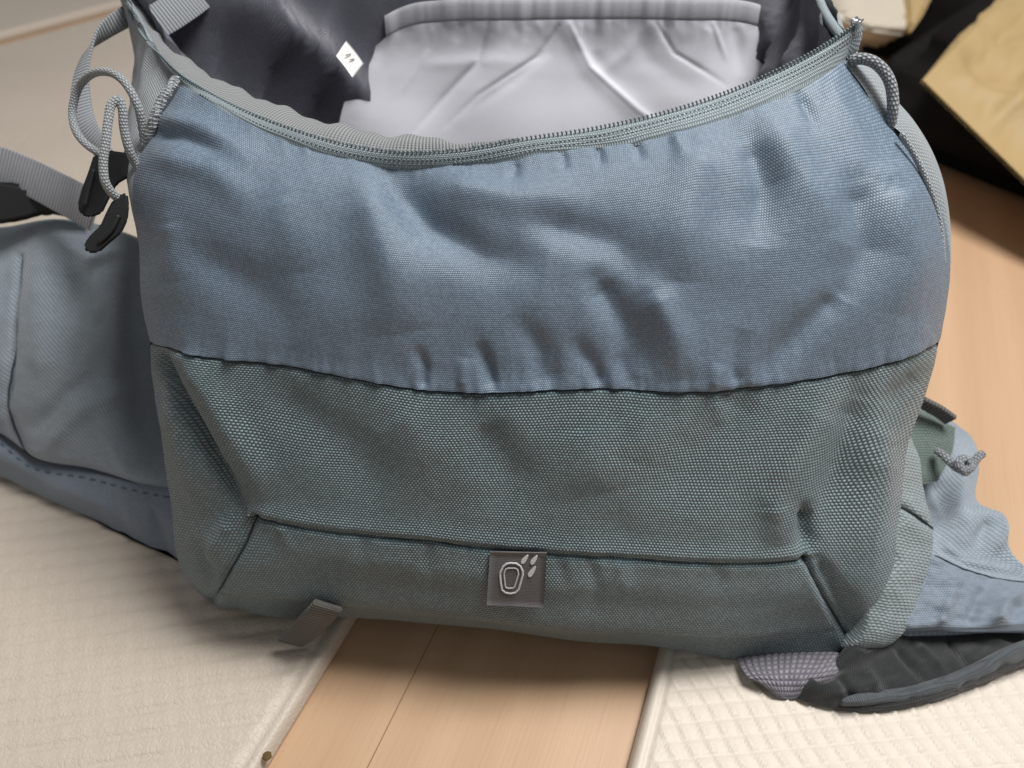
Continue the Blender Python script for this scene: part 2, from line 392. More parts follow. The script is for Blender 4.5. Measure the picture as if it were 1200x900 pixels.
mat_grid('foam_mat', [s2 + su * .45 + off, s2 + su * .45 + off * 17, s1 - su * 1.0 + off * 17, s1 - su * 1.0 + off], 60, 90, TH + .003, .008, (0, .0001), M['vinyl'], ru * .010, lv,
         'smooth cream foam mat beyond the dark gap, behind the webbing strap loop', tagm)
q1, q2 = G(np.array([735, 771]), np.array([900, 765]), 0.004); qu = (q2 - q1) / np.linalg.norm(q2 - q1)
qn = np.array([qu[1], -qu[0], 0])
ra, rb = G(np.array([850, 1150]), np.array([880, 852]), TH); rr_ = (rb - ra) / np.linalg.norm(rb - ra)
va_, vb_ = G(np.array([850, 862]), np.array([832, 851]), TH)
far0 = q2 + qu * .035
m3 = mat_grid('foam_mat', [q1 - qu * .12, far0, far0 + rr_ * .75, q1 - qu * .12 + rr_ * .75], 210, 480, TH, .006, (.0018, .0003), M['vinyl_smooth'], rr_ * .0098, vb_ - va_,
         'cream foam mat with slanted waffle ribs under the black belt loop', tagm)
sp = G(np.array([313.]), np.array([886.]), TH + .0008)[0]
bm = bmesh.new(); bmesh.ops.create_icosphere(bm, subdivisions=3, radius=.0021)
for v in bm.verts: v.co = Vector((v.co.x * (1 + .5 * noise.noise(v.co * 500)), v.co.y * 1.1, v.co.z * .35)) + Vector(sp)
me = bpy.data.meshes.new('crumb'); bm.to_mesh(me); bm.free()
tag(link('crumb', me, plain('brown_crumb', (.12, .075, .03), .8, .2, 500, .0005)), 'tiny brown crumb on the corner of the ribbed foam mat', 'crumb')

# ------------------------------------------------------------------ backpack body
bag = empty('backpack', (0, .33, 0))
tag(bag, 'open blue ripstop backpack with grey-green canvas base, unzipped, lying back on the floor', 'backpack')
rows = [
 [(207,95),(260,128),(330,162),(400,184),(480,193),(560,190),(640,180),(760,165),(850,140),(940,103),(1003,62)],
 [(180,150),(240,170),(330,205),(480,232),(640,222),(850,190),(960,160),(1052,142)],
 [(153,215),(240,235),(480,285),(640,280),(850,262),(1000,240),(1095,225)],
 [(163,300),(300,325),(480,348),(640,350),(850,340),(1000,325),(1112,300)],
 [(172,370),(300,395),(480,420),(640,424),(850,418),(1000,400),(1108,366)],
 [(178,400),(250,418),(330,428),(430,445),(500,457),(560,460),(620,458),(700,455),(780,458),(850,457),(930,447),(1000,435),(1060,418),(1098,400)],
 [(182,450),(300,480),(500,515),(700,520),(900,512),(1000,498),(1084,458)],
 [(190,520),(300,550),(500,575),(700,588),(900,586),(1000,573),(1060,545)],
 [(200,590),(250,598),(300,605),(400,622),(500,632),(600,645),(700,652),(800,658),(900,658),(945,655),(1000,650),(1050,640)],
 [(207,650),(262,665),(400,675),(600,697),(800,708),(960,704),(1020,705),(1046,700)],
 [(222,684),(262,698),(400,712),(600,735),(700,742),(800,748),(980,742),(1010,748),(1030,745)],
 [(245,703),(262,713),(410,731),(600,748),(770,765),(900,781),(1000,777),(1012,769)],
]
Tr = [.337, .331, .329, .333, .340, .344, .350, .358, .368, .378, .392, .410]
vk = np.array([0, 42, 95, 160, 232, 262, 322, 390, 450, 502, 540, 560], float)
NC, NR = 420, 300
uu = np.linspace(0, 1, NC)
tx = []; ty = []; tt = []
for r, T in zip(rows, Tr):
    r = np.array(r, float); xl, xr = r[0, 0], r[-1, 0]; x = xl + (xr - xl) * uu
    tx.append(x); ty.append(hermite(r[:, 0], r[:, 1], x))
    e = np.abs(2 * uu - 1); tt.append(T + .010 * e ** 2 + .012 * e ** 7 + .018 * e ** 26)
vv = np.unique(np.r_[np.linspace(0, vk[-1], NR), vk[5], vk[8]]); NR = len(vv)
PX = hermite(vk, np.array(tx), vv); PY = hermite(vk, np.array(ty), vv); TT = hermite(vk, np.array(tt), vv)
VV = np.repeat(vv[:, None], NC, 1)
base = P(PX, PY, TT); nrm = normals(base)
if nrm[NR // 2, NC // 2, 1] > 0: nrm = -nrm
seam_y = lambda i: np.array(rows[i], float)
pocketL = [(300, 605), (288, 636), (268, 672), (258, 690), (246, 706)]
pocketR = [(944, 655), (956, 680), (972, 712), (990, 742), (1010, 772)]
pocketB = [(266, 694), (400, 711), (600, 734), (700, 741), (800, 746), (900, 746), (975, 738)]
pocketT = [p for p in rows[8] if 300 <= p[0] <= 945]
def up(vlo, vhi, soft=14):                       # mask along the panel
    return 1 / (1 + np.exp(-(VV - vlo) / soft * 4)) * (1 / (1 + np.exp((VV - vhi) / soft * 4)))
H = np.zeros_like(PX)
upper = [
 ([(455,205),(500,262),(565,300),(640,312)], 30, -5.2), ([(430,225),(455,300),(470,390)], 36, 3.6),
 ([(520,215),(600,232),(690,232)], 22, 2.6), ([(640,262),(720,285),(760,330)], 26, -2.6),
 ([(880,165),(900,215),(890,290)], 22, -3.2), ([(905,150),(945,215),(985,262)], 30, 2.6), ([(820,175),(800,260),(795,330)], 34, 3.0),
 ([(1005,215),(1015,290),(985,350)], 24, -3.2), ([(1050,210),(1068,300),(1050,370)], 24, 2.2),
 ([(985,345),(930,400),(880,448)], 20, -2.4), ([(700,330),(735,385),(752,440)], 22, -3.0), ([(765,340),(790,395),(800,445)], 22, 2.6),
 ([(645,455),(635,415),(600,365)], 18, -1.8),
 ([(183,158),(215,160),(262,178)], 10, -2.0), ([(190,140),(240,150),(300,190)], 14, 1.6), ([(190,185),(250,200),(300,240)], 20, 2.0),
 ([(232,300),(300,340),(350,395)], 30, -1.6), ([(195,260),(205,330)], 18, 1.4), ([(330,230),(350,320)], 28, 1.3),
 ([(496,455),(498,432),(488,405)], 7, -1.6), ([(580,455),(572,430),(560,400)], 9, -2.2), ([(540,452),(545,420)], 8, 1.4),
 ([(706,452),(694,428),(670,395)], 12, -1.7), ([(742,452),(726,414)], 11, -1.2), ([(865,452),(860,430),(872,385)], 13, -1.6),
 ([(835,452),(842,425)], 8, 1.3),
 ([(1040,215),(1062,228)], 14, -1.0), ([(1000,100),(1030,150),(1046,190)], 16, -1.3),
 ([(700,172),(705,195)], 7, -1.4), ([(660,180),(662,200)], 6, -1.0), ([(745,168),(752,190)], 7, -1.2), ([(605,190),(600,210)], 7, -1.2),
 ([(790,160),(800,190)], 8, 1.4), ([(940,112),(962,150)], 9, -1.6),
]
H += 1.45 * folds(PX, PY, upper) * up(-20, vk[5] + 2, 6)
lower = [
 ([(192,416),(215,470),(250,540),(286,596)], 9, -7.0), ([(222,420),(258,480),(300,560),(312,590)], 20, 3.4), ([(196,470),(215,540),(235,600)], 14, 2.4),
 ([(330,470),(400,520),(460,590)], 34, -2.6), ([(470,480),(520,540)], 36, 2.2), ([(560,500),(600,560),(590,610)], 34, -3.0),
 ([(680,500),(700,580)], 44, 2.2), ([(880,460),(820,530),(790,600)], 36, -3.0), ([(760,480),(740,540)], 30, 1.4),
 ([(960,470),(930,540),(900,610)], 30, 3.0), ([(1010,470),(985,560),(955,625)], 24, -4.2), ([(945,600),(947,650)], 12, -5.0), ([(905,590),(915,640)], 20, 2.2),
 ([(1035,520),(1020,620),(1010,720)], 26, 4.5), ([(960,660),(985,705),(1008,755)], 13, -3.5),
 ([(1075,440),(1040,480)], 14, -1.6), ([(840,470),(850,500)], 16, 1.4),
 ([(270,610),(240,660)], 14, 3.0), ([(232,640),(250,690)], 10, -2.2),
]
H += 1.25 * folds(PX, PY, lower) * up(vk[5], vk[11] + 30, 6)
pocket = [
 ([(350,640),(600,676),(900,690)], 26, 1.8), ([(690,655),(700,690),(690,725)], 10, -1.2), ([(725,660),(735,700)], 12, 1.0), ([(838,660),(845,690)], 10, -1.2),
 ([(505,635),(498,670)], 10, -1.2), ([(655,652),(662,690)], 9, -1.0), ([(430,628),(420,660)], 10, -.8), ([(330,612),(345,650)], 9, .9),
]
H += folds(PX, PY, pocket) * up(vk[8], vk[10], 5)
# overall softness and small creases
soft = nz(PX, PY, 150, 3.1, 2); fine_n = nz(PX, PY, 26, 8.2, 3); mic = nz(PX, PY, 9, 1.7, 2)
H += soft * .0022 + fine_n * .00012 + mic * .00003
# puckers along the main seam and below the zipper
pk = nz(PX * 1.0, PY * .25, 15, 5.5, 2)
H += pk * .0013 * np.exp(-np.clip(vk[5] - VV, 0, None) / 22) * (VV <= vk[5])
H += pk * .0006 * np.exp(-VV / 16)
H += pk * .0004 * np.exp(-np.abs(VV - vk[8]) / 12)
# seams: blue panel laps 1 mm proud over the canvas, the pocket is let in under the front
H += .0011 * np.exp(-np.clip(vk[5] - VV, 0, None) / 10) * (VV <= vk[5]) - .0012 * np.exp(-np.abs(VV - vk[5] - 2) / 3)
dT = seg_dist(PX, PY, pocketT); dL = seg_dist(PX, PY, pocketL); dR = seg_dist(PX, PY, pocketR); dB = seg_dist(PX, PY, pocketB)
H += -.0026 * np.exp(-(dT / 4.0) ** 2) + .0012 * np.exp(-(np.minimum(np.minimum(dT, dL), dR) / 16) ** 2)
H += -.0024 * np.exp(-(dL / 4.2) ** 2) - .0032 * np.exp(-(dR / 4.6) ** 2) - .0014 * np.exp(-(dB / 3.0) ** 2)
H += .0022 * np.exp(-np.clip(vk[8] - VV, 0, 60) / 9) * (VV < vk[8]) * (PX > 290) * (PX < 950)
ybp = np.interp(PX, [p[0] for p in pocketB], [p[1] for p in pocketB])
H += (.0016 * np.exp(-np.clip(ybp - PY, 0, None) / 10) * (PY <= ybp) - .0032 * (1 - np.exp(-np.clip(PY - ybp, 0, None) / 4)) * (PY > ybp)) * np.clip((PX - 262) / 12, 0, 1) * np.clip((985 - PX) / 90, 0, 1) * (VV > vk[8])
front = base + nrm * H[..., None]
Um = (uu - .5) * .36; vlen = np.r_[0, np.cumsum(np.linalg.norm(np.diff(base[:, NC // 2], axis=0), axis=1))]
UVf = np.stack(np.meshgrid(Um, -vlen), -1)
UVf[..., 0] += .0015 * np.sin(VV / 60); 
cx = (PX[:-1, :-1] + PX[1:, 1:]) / 2; cy = (PY[:-1, :-1] + PY[1:, 1:]) / 2; cv = (VV[:-1, :-1] + VV[1:, 1:]) / 2
xl_ = np.interp(cy, [p[1] for p in pocketL], [p[0] for p in pocketL]); xr_ = np.interp(cy, [p[1] for p in pocketR], [p[0] for p in pocketR])
inp = (cx > xl_) & (cx < xr_) & (cv > vk[8])
yb_ = np.interp(cx, [p[0] for p in pocketB], [p[1] for p in pocketB])
m_up = cv < vk[5]; m_pk = inp & (cy < yb_); m_bt = inp & ~m_pk; m_lo = ~m_up & ~inp
grid_obj('front_panel', front, M['ripstop'], bag, UVf, m_up)['label'] = 'blue ripstop upper front panel'
grid_obj('base_panel', front, M['canvas'], bag, UVf, m_lo)['label'] = 'grey-green coarse canvas lower front panel'
grid_obj('pocket_panel', front, M['canvas'], bag, UVf, m_pk)
grid_obj('bottom_edge_panel', front, M['canvas'], bag, UVf, m_bt)
# underside
e_ = front[-1]; n_ = 14
und = np.stack([e_ + s * (np.stack([e_[:, 0] * .97, e_[:, 1] * 0 + .36, e_[:, 0] * 0 + .006], -1) - e_) - np.array([0, 0, .016]) * np.sin(np.pi * min(1, s * 1.4)) * (s < .72) for s in np.linspace(0, 1, n_)])
und[..., 2] = np.maximum(und[..., 2], .004)
grid_obj('underside', und, M['canvas'], bag)

def on_front(pts, lift=0.0, n=80):
    p = smooth_path([(a, b) for a, b in pts], n); out = []
    for x, y in p:
        d = (PX - x) ** 2 + (PY - y) ** 2; k = np.argpartition(d.ravel(), 6)[:6]; wgt = 1 / (d.ravel()[k] + .5)
        q = (front.reshape(-1, 3)[k] * wgt[:, None]).sum(0) / wgt.sum(); nn = nrm.reshape(-1, 3)[k[0]]
        out.append(q + nn * lift)
    out = np.array(out)
    for _ in range(2): out[1:-1] = (out[:-2] + out[1:-1] * 2 + out[2:]) / 4
    return out
tube('seam', on_front([(p[0], p[1] + 1.5) for p in rows[5]], -.0001, 200), .00055, M['thread'], bag, 6, 200)
tube('seam', on_front(pocketT, .0000, 140), .0006, M['thread_green'], bag, 6, 140)
tube('seam', on_front(pocketL, .0000, 50), .0005, M['thread_green'], bag, 6, 50)
tube('seam', on_front(pocketR, .0000, 50), .0006, M['thread_green'], bag, 6, 50)

# ---- sides, back and lining: loops that share the front edge
def side(edge, back, bulge, ns=40, seed=1.0):
    s = np.linspace(0, 1, ns)[None, :, None]; nr = edge.shape[0]; vr = np.linspace(0, 1, nr)[:, None]
    pos = edge[:, None] * (1 - s) + back[:, None] * s
    pos[..., 0] += bulge(vr, s[..., 0])
    X, Y = np.meshgrid(np.linspace(0, .16, ns), np.linspace(0, .28, nr))
    pos[..., 0] += nz(X, Y, .05, seed, 3) * .005 * np.sin(np.pi * s[..., 0])
    return pos
sub = slice(None, None, 5)
eL, eR = front[sub, 0], front[sub, -1]; k = np.linspace(0, 1, len(eL))
BL = hermite([0, .25, .6, 1], np.array([P(128, -40, .435), [-.20, .47, .20], [-.17, .45, .09], [-.14, .40, .004]]), k)
BR = hermite([0, .25, .6, 1], np.array([P(950, -35, .455), [.18, .48, .21], [.165, .45, .09], [.14, .40, .004]]), k)
sL = side(eL, BL, lambda v, s: -.003 * np.sin(np.pi * s) * np.clip(v * 6, 0, 1) - .008 * np.sin(np.pi * s) ** .5 * np.exp(-((v - .15) / .1) ** 2), seed=2.)
sR = side(eR, BR, lambda v, s: .004 * np.sin(np.pi * s) * np.clip(v * 6, 0, 1), seed=5.)
grid_obj('side_panel', sL, M['grey_twill'], bag); grid_obj('side_panel', sR, M['grey_twill'], bag)
sb = np.linspace(0, 1, 60)[None, :, None]
bk = BL[:, None] * (1 - sb) + BR[:, None] * sb; bk[..., 1] += .03 * np.sin(np.pi * sb[..., 0]) * (1 - .5 * k[:, None])
bk[..., 2] += .04 * (1 - k[:, None]) * np.sin(np.pi * sb[..., 0])
grid_obj('back_panel', bk, M['black_cloth'], bag)
# dark lining just inside
fr = (base + nrm * np.minimum(H, -.003)[..., None])[sub][:, ::10]
loop = np.concatenate([sL[:, ::-1][:, :-1], fr[:, :-1], sR[:, :-1], bk[:, ::-1]], 1)
loop = loop[: int(len(loop) * .86)]
cen = loop.mean(1, keepdims=True)
dv = loop - cen; dv /= np.linalg.norm(dv[..., :2], axis=-1, keepdims=True); dv[..., 2] = 0
kk = np.linspace(0, 1, len(loop))[:, None]
aa = np.linspace(0, 1, loop.shape[1])[None]
XX, YY = np.meshgrid(np.linspace(0, 1.0, loop.shape[1]), np.linspace(0, .3, len(loop)))
cr = np.abs(nz(XX + YY * .5, YY * .6, .06, 4., 2)) * .022; cr[:, -60:] *= .15; cr += (.020 * (1 - np.abs(np.sin(XX * 44 + YY * 26 + .8))) ** 1.3 + .008 * (1 - np.abs(np.sin(XX * 101 - YY * 60 + 1))) ** 1.5) * np.interp(np.arange(cr.shape[1]) - (cr.shape[1] - 62), [-1, 0, 6, 12, 42, 50, 58, 62], [1, .9, .7, .06, .06, .9, 1.3, 1])[None]
lin = loop - dv * (.0085 + (.004 + cr * np.clip(kk * 5, 0, 1)) * (.10 + .90 * np.clip(kk * 9, 0, 1)))[..., None]
grid_obj('lining', lin, M['lining'], bag)
fl_r = lin[-1]; cc = fl_r.mean(0)
capv = np.stack([fl_r * (1 - s) + cc * s for s in np.linspace(0, 1, 6)])
grid_obj('lining_base', capv, M['lining'], bag)

# ---- zipper
zp = [(118,-60),(145,-5),(160,25),(185,61),(222,97),(270,125),(330,149),(400,170),(480,180),(540,177),(600,167),(700,152),(800,128),(880,99),(950,65),(1003,30)]
zt = [.45, .428, .412, .388, .365, .352, .344, .339, .337, .336, .336, .338, .341, .345, .350, .357]
zc = smooth_path(P(np.array([p[0] for p in zp]), np.array([p[1] for p in zp]), np.array(zt)), 260)
low = smooth_path(np.concatenate([sL[0][::-3][:-1], front[0, ::20], front[0, -1:]]), 260)
# match the two curves by picture-independent arc length
def arc(p): a = np.r_[0, np.cumsum(np.linalg.norm(np.diff(p, axis=0), axis=1))]; return a / a[-1]
xs = zc[:, 0]; lo2 = np.array([low[np.argmin(np.linalg.norm(low - z, axis=1))] for z in zc])
for _ in range(12): lo2[1:-1] = (lo2[:-2] + lo2[1:-1] * 2 + lo2[2:]) / 4
s = np.linspace(0, 1, 7)[:, None, None]
tape = lo2[None] * (1 - s) + zc[None] * s
tn = normals(tape); tn = tn if tn[3, 130, 1] < 0 else -tn
lowp = lo2 + np.array([0, -.0006, -.0012]) ; tape[0] = lowp
tape[1:-1] += tn[1:-1] * .0010
Lz = np.r_[0, np.cumsum(np.linalg.norm(np.diff(zc, axis=0), axis=1))]
uvz = np.stack(np.meshgrid(Lz, np.linspace(0, .012, 7)), -1)
tp = grid_obj('zipper_tape', tape, M['zip_tape'], bag, uvz)
tpb = tape[::-1] + np.array([0, .0012, -.0002]); tape_back = grid_obj('zipper_tape_back', tpb, M['zip_tape'], bag, uvz)
tg = np.gradient(zc, axis=0); tg /= np.linalg.norm(tg, axis=1, keepdims=True)
upv = zc - lo2; upv /= np.linalg.norm(upv, axis=1, keepdims=True) + 1e-9
upv = upv * .6 + np.array([0, -.1, .5]); upv -= tg * (upv * tg).sum(1, keepdims=True); upv /= np.linalg.norm(upv, axis=1, keepdims=True)
fwd = np.cross(tg, upv); fwd = np.where((fwd[:, 1] < 0)[:, None], fwd, -fwd)
tv, tf = [], []
def tooth(c, t, u, f, ln, wd, dp):
    """rounded hook shaped tooth: a tapered six-sided post with a wider head"""
    b = len(tv)
    for h, sc_ in ((-.5, .7), (.15, .75), (.32, 1.25), (.5, .7)):
        for a in range(6):
            an = a * math.pi / 3
            tv.append(c + u * (h * ln) + t * (math.cos(an) * wd * .5 * sc_) + f * (math.sin(an) * dp * .5 * sc_))
    for k_ in range(3):
        for a in range(6): tf.append((b + k_ * 6 + a, b + k_ * 6 + (a + 1) % 6, b + k_ * 6 + 6 + (a + 1) % 6, b + k_ * 6 + 6 + a))
    tf.append(tuple(b + 18 + a for a in range(6))); tf.append(tuple(b + 5 - a for a in range(6)))
pitch = .0019; nt = int(Lz[-1] / pitch)
for i in range(nt):
    d = (i + .5) * pitch; j = min(len(Lz) - 2, np.searchsorted(Lz, d) - 1); a = (d - Lz[j]) / (Lz[j + 1] - Lz[j])
    c = zc[j] * (1 - a) + zc[j + 1] * a
    tooth(c + upv[j] * .0005 + fwd[j] * .0003, tg[j], upv[j], fwd[j], .0026, .0010, .0012)
th_o = mesh('zipper_teeth', tv, tf, M['zip_teeth'], tp); tag(th_o, kind='stuff')
# coil loops and stitched bars below the teeth, as seen on the outside of the tape
tv, tf = [], []
for i in range(nt):
    d = (i + .9) * pitch; j = min(len(Lz) - 2, np.searchsorted(Lz, d) - 1)
    wdt = np.linalg.norm(zc[j] - lo2[j])
    for off_, ln in ((.0026, .0011), (.0045, .0010)):
        if wdt > off_ + .001:
            c = zc[j] - (zc[j] - lo2[j]) / wdt * off_ + fwd[j] * .0009
            tooth(c, tg[j], upv[j], fwd[j], ln, .0011, .0009)
tag(mesh('zipper_stitching', tv, tf, M['zip_tape'], tp), kind='stuff')
# metal end stop on the zipper tip
q = zc[-1]; bm = bmesh.new(); bmesh.ops.create_cube(bm, size=1)
for v in bm.verts: v.co = Vector(q + tg[-1] * v.co.x * .003 + upv[-1] * v.co.y * .0045 + fwd[-1] * v.co.z * .0028)
bmesh.ops.bevel(bm, geom=bm.edges[:], offset=.0006, segments=2, affect='EDGES')
me = bpy.data.meshes.new('zipper_stop'); bm.to_mesh(me); bm.free(); link('zipper_stop', me, plain('steel', (.5, .52, .54), .3, .5, 50, .0001, metal=.9), bag)
# folded corner of the tape at the tip
cn = smooth_path([P(*a) for a in [(1003,34,np.array(.357)),(1003,45,np.array(.360)),(998,56,np.array(.362)),(990,64,np.array(.363))]], 12)
ribbon('zipper_tape_fold', cn, (.9, .3, -.3), .006, .0015, M['zip_tape'], bag, 12)

# grosgrain binding inside the left half of the opening
bp = [(150,-20,.452),(172,18,.43),(205,58,.402),(250,92,.382),(300,114,.368),(350,134,.358),(400,149,.350),(450,158,.346),(500,163,.343),(560,170,.341),(610,170,.340)]
bc = smooth_path([P(a, b, np.array(c)) for a, b, c in bp], 160)
nn_ = np.array([zc[np.argmin(np.linalg.norm(zc - b, axis=1))] for b in bc])
for _ in range(8): nn_[1:-1] = (nn_[:-2] + nn_[1:-1] * 2 + nn_[2:]) / 4
s = np.linspace(0, 1, 9)[:, None, None]
gb = nn_[None] * (1 - s) + bc[None] * s
L2 = np.r_[0, np.cumsum(np.linalg.norm(np.diff(bc, axis=0), axis=1))]
wav = (np.sin(L2 * 180) + .6 * np.sin(L2 * 410 + 1))[None, :, None] * .0009 * s
gb = gb + np.array([0, .2, 1.]) * wav + np.array([0, -.2, .9]) * (np.sin(np.pi * s) * .0018) + np.array([0, .0012, .0])
gb2 = gb + np.array([0, .002, -.0035]) * np.ones_like(s)
full = np.concatenate([gb, gb2[::-1]], 0)
grid_obj('grosgrain_binding', full, M['grosgrain'], bag, np.stack(np.meshgrid(L2, np.linspace(0, .02, 18)), -1))
ribbon('rear_binding', [PP(168, 34, .430), PP(190, 22, .434), PP(215, 6, .440), PP(262, -30, .455)], (-.35, .5, .9), .017, .0014, M['webbing'], bag, 30)
# rear half of the opening: rolled edge on the right side
rb_ = [P(a, b, np.array(c)) for a, b, c in [(1002,58,.366),(990,47,.385),(976,30,.405),(963,8,.425),(952,-35,.45)]]
tube('rear_zipper_edge', rb_, .0024, M['zip_tape'], bag, 8, 40)
tube('rear_zipper_edge', [P(a, b, np.array(c)) for a, b, c in [(128,-40,.436),(70,-110,.47)]] , .0024, M['zip_tape'], bag, 8, 10)

# ---- inner white sleeve with elastic binding, and the care label
srows = [
 [(452,44),(480,31),(520,26),(600,24),(700,23),(800,24),(870,27),(905,36)],
 [(432,62),(480,55),(600,52),(700,52),(800,52),(880,55),(925,62)],
 [(415,95),(480,92),(600,90),(700,90),(800,90),(880,92),(932,98)],
 [(400,140),(480,140),(600,140),(700,140),(800,140),(880,140),(930,150)],
 [(385,230),(480,230),(600,230),(700,230),(800,230),(880,230),(920,235)]]
sk = np.array([0, 25, 65, 115, 205.]); Tn = [.455, .462, .468, .474, .488]
ns_, nr_ = 200, 110
U_ = np.linspace(0, 1, ns_); X_, Y_, T_ = [], [], []
for r, T in zip(srows, Tn):
    r = np.array(r, float); x = r[0, 0] + (r[-1, 0] - r[0, 0]) * U_; X_.append(x); Y_.append(hermite(r[:, 0], r[:, 1], x))
    e = np.abs(2 * U_ - 1); T_.append(T + .012 * e ** 4)
vs = np.linspace(0, 205, nr_); X_ = hermite(sk, np.array(X_), vs); Y_ = hermite(sk, np.array(Y_), vs); T_ = hermite(sk, np.array(T_), vs)
sp_ = P(X_, Y_, T_); sn = normals(sp_); sn = sn if sn[50, 100, 1] < 0 else -sn
hs = folds(X_, Y_, [([(572,40),(560,75),(520,115),(490,150)], 9, -3.5), ([(600,45),(575,100),(530,150)], 11, 3.0), ([(655,30),(640,60),(600,95),(530,140)], 8, -3.0),
  ([(665,32),(690,80),(745,130),(790,170)], 12, 4.0), ([(700,30),(690,60),(725,105)], 10, -3.0), ([(745,28),(760,70),(820,110)], 14, -2.6), ([(760,28),(735,62),(700,90)], 8, 2.4),
  ([(830,30),(815,80)], 12, 3.0), ([(860,30),(870,90)], 10, -3.0), ([(440,70),(425,110),(415,140)], 9, 2.6), ([(480,40),(455,85),(440,140)], 10, -2.0),
  ([(500,75),(580,72),(640,75)], 10, 2.0), ([(620,28),(615,50)], 5, -2.0), ([(540,28),(535,50)], 6, -2.0), ([(780,28),(778,50)], 5, -2.0), ([(680,28),(678,44)], 4, 1.6), ([(900,45),(890,120)], 12, -3)])
hs = hs * .30 + folds(X_, Y_, [([(572,28),(560,72),(515,118),(480,160)], 3, -.9), ([(668,28),(692,78),(748,128),(800,165)], 3.5, .9), ([(655,30),(630,66),(560,112),(520,150)], 2.5, -.8), ([(770,28),(790,62),(850,100)], 3, -.7), ([(835,28),(850,70)], 3, .7), ([(500,60),(470,110)], 3, .6)]) + nz(X_, Y_, 110, 9.1, 1) * .004 + nz(X_, Y_ * .5, 14, 2.1, 2) * .0008 * np.exp(-np.repeat(vs[:, None], ns_, 1) / 14)
slv = sp_ + sn * hs[..., None]
so = grid_obj('inner_sleeve', slv, M['white_nylon'], bag); so['label'] = 'white nylon inner sleeve with gathered top'
# binding: a real rolled band above the sleeve
tb = slv[0]; bd = []
for a in np.linspace(0, 2 * np.pi, 13):
    bd.append(tb + np.array([0, .0018, .0052]) + np.cos(a) * np.array([0, .001, .0060]) + np.sin(a) * np.array([0, -.0009, 0]))
grid_obj('sleeve_binding', np.array(bd), M['sleeve_binding'], so)
def plate(name, corners, th, m, parent, bend=0.0, n=10):
    c = np.array(corners, float); s = np.linspace(0, 1, n); S, T = np.meshgrid(s, s, indexing='ij')
    pos = c[0] * ((1 - S) * (1 - T))[..., None] + c[1] * (S * (1 - T))[..., None] + c[2] * (S * T)[..., None] + c[3] * ((1 - S) * T)[..., None]
    nn = np.cross(c[1] - c[0], c[3] - c[0]); nn /= np.linalg.norm(nn)
    if nn.dot(np.array([0, 0, CAMZ]) - c.mean(0)) < 0: nn = -nn
    pos += nn * (np.sin(np.pi * T) * bend)[..., None]
    a = pos + nn * th / 2; b = pos - nn * th / 2
    N = n * n; v = np.concatenate([a.reshape(-1, 3), b.reshape(-1, 3)]); f = [tuple(q) for q in quads(n, n)] + [tuple(q[::-1] + N) for q in quads(n, n)]
    rim = [i * n for i in range(n)] + [(n - 1) * n + j for j in range(1, n)] + [i * n + n - 1 for i in range(n - 2, -1, -1)] + [j for j in range(n - 2, 0, -1)]
    for i in range(len(rim)): p_, q_ = rim[i], rim[(i + 1) % len(rim)]; f.append((p_, q_, q_ + N, p_ + N))
    l1 = np.linalg.norm(c[1] - c[0]); l2 = np.linalg.norm(c[3] - c[0]); uv = np.stack([S * l1, T * l2], -1).reshape(-1, 2)
    return mesh(name, v, f, m, parent, np.concatenate([uv, uv])), nn
cl, cln = plate('care_label', [PP(394, 66, .425), PP(406, 48, .428), PP(426, 74, .424), PP(413, 91, .421)], .0005, M['care_white'], bag, .001)
for i in range(2):
    a, b = PP(405 + i * 5, 66 + i * 5, .4228 - i * .0006), PP(412 + i * 4, 64 + i * 6, .4238 - i * .0006)
    tube('printed_mark', [a + cln * .0006, b + cln * .0006], .0004, M['care_ink'], cl, 5, 6)

# ---- woven label on the pocket with its emblem
lt = .3655
lab_px = [(575, 644), (641, 644), (638, 704), (572, 702)]
def onlab(x, y): 
    return on_front([(x, y), (x + .5, y)], 0, 3)[0]
cs = [onlab(*p) for p in lab_px]
nl = np.cross(cs[1] - cs[0], cs[3] - cs[0]); nl /= np.linalg.norm(nl); nl = nl if nl[1] < 0 else -nl
cs = [cs[0] + nl * .0030, cs[1] + nl * .0022, cs[2] + nl * .0040, cs[3] + nl * .0044]
lab, nl = plate('woven_label', cs, .0009, M['label'], bag, .0004)
def lp(x, y, lift=.0007):                        # crop coordinates on the label, 0..1
    c = np.array(cs); return c[0] * (1 - x) * (1 - y) + c[1] * x * (1 - y) + c[2] * x * y + c[3] * (1 - x) * y + nl * (lift + .0004 * math.sin(math.pi * y))
def emb(pts, r, closed=True, n=110):
    p = [lp((a - 262) / 505, (b - 180) / 450) for a, b in pts]
    if closed: p = p + [p[0]]
    p = [a + (b - a) * k_ for a, b in zip(p[:-1], p[1:]) for k_ in (.0, .12, .88)] + [p[-1]]
    return tube('emblem_outline', p, r, M['label_white'], lab, 6, n, cap=False)
emb([(362,350),(385,295),(415,270),(450,263),(500,265),(540,285),(562,325),(565,355),(548,430),(535,480),(510,508),(465,517),(420,510),(390,488),(375,430)], .00050)
emb([(398,350),(408,318),(430,305),(500,303),(520,320),(527,350),(515,400),(500,455),(485,470),(440,472),(418,462),(406,400)], .00034)
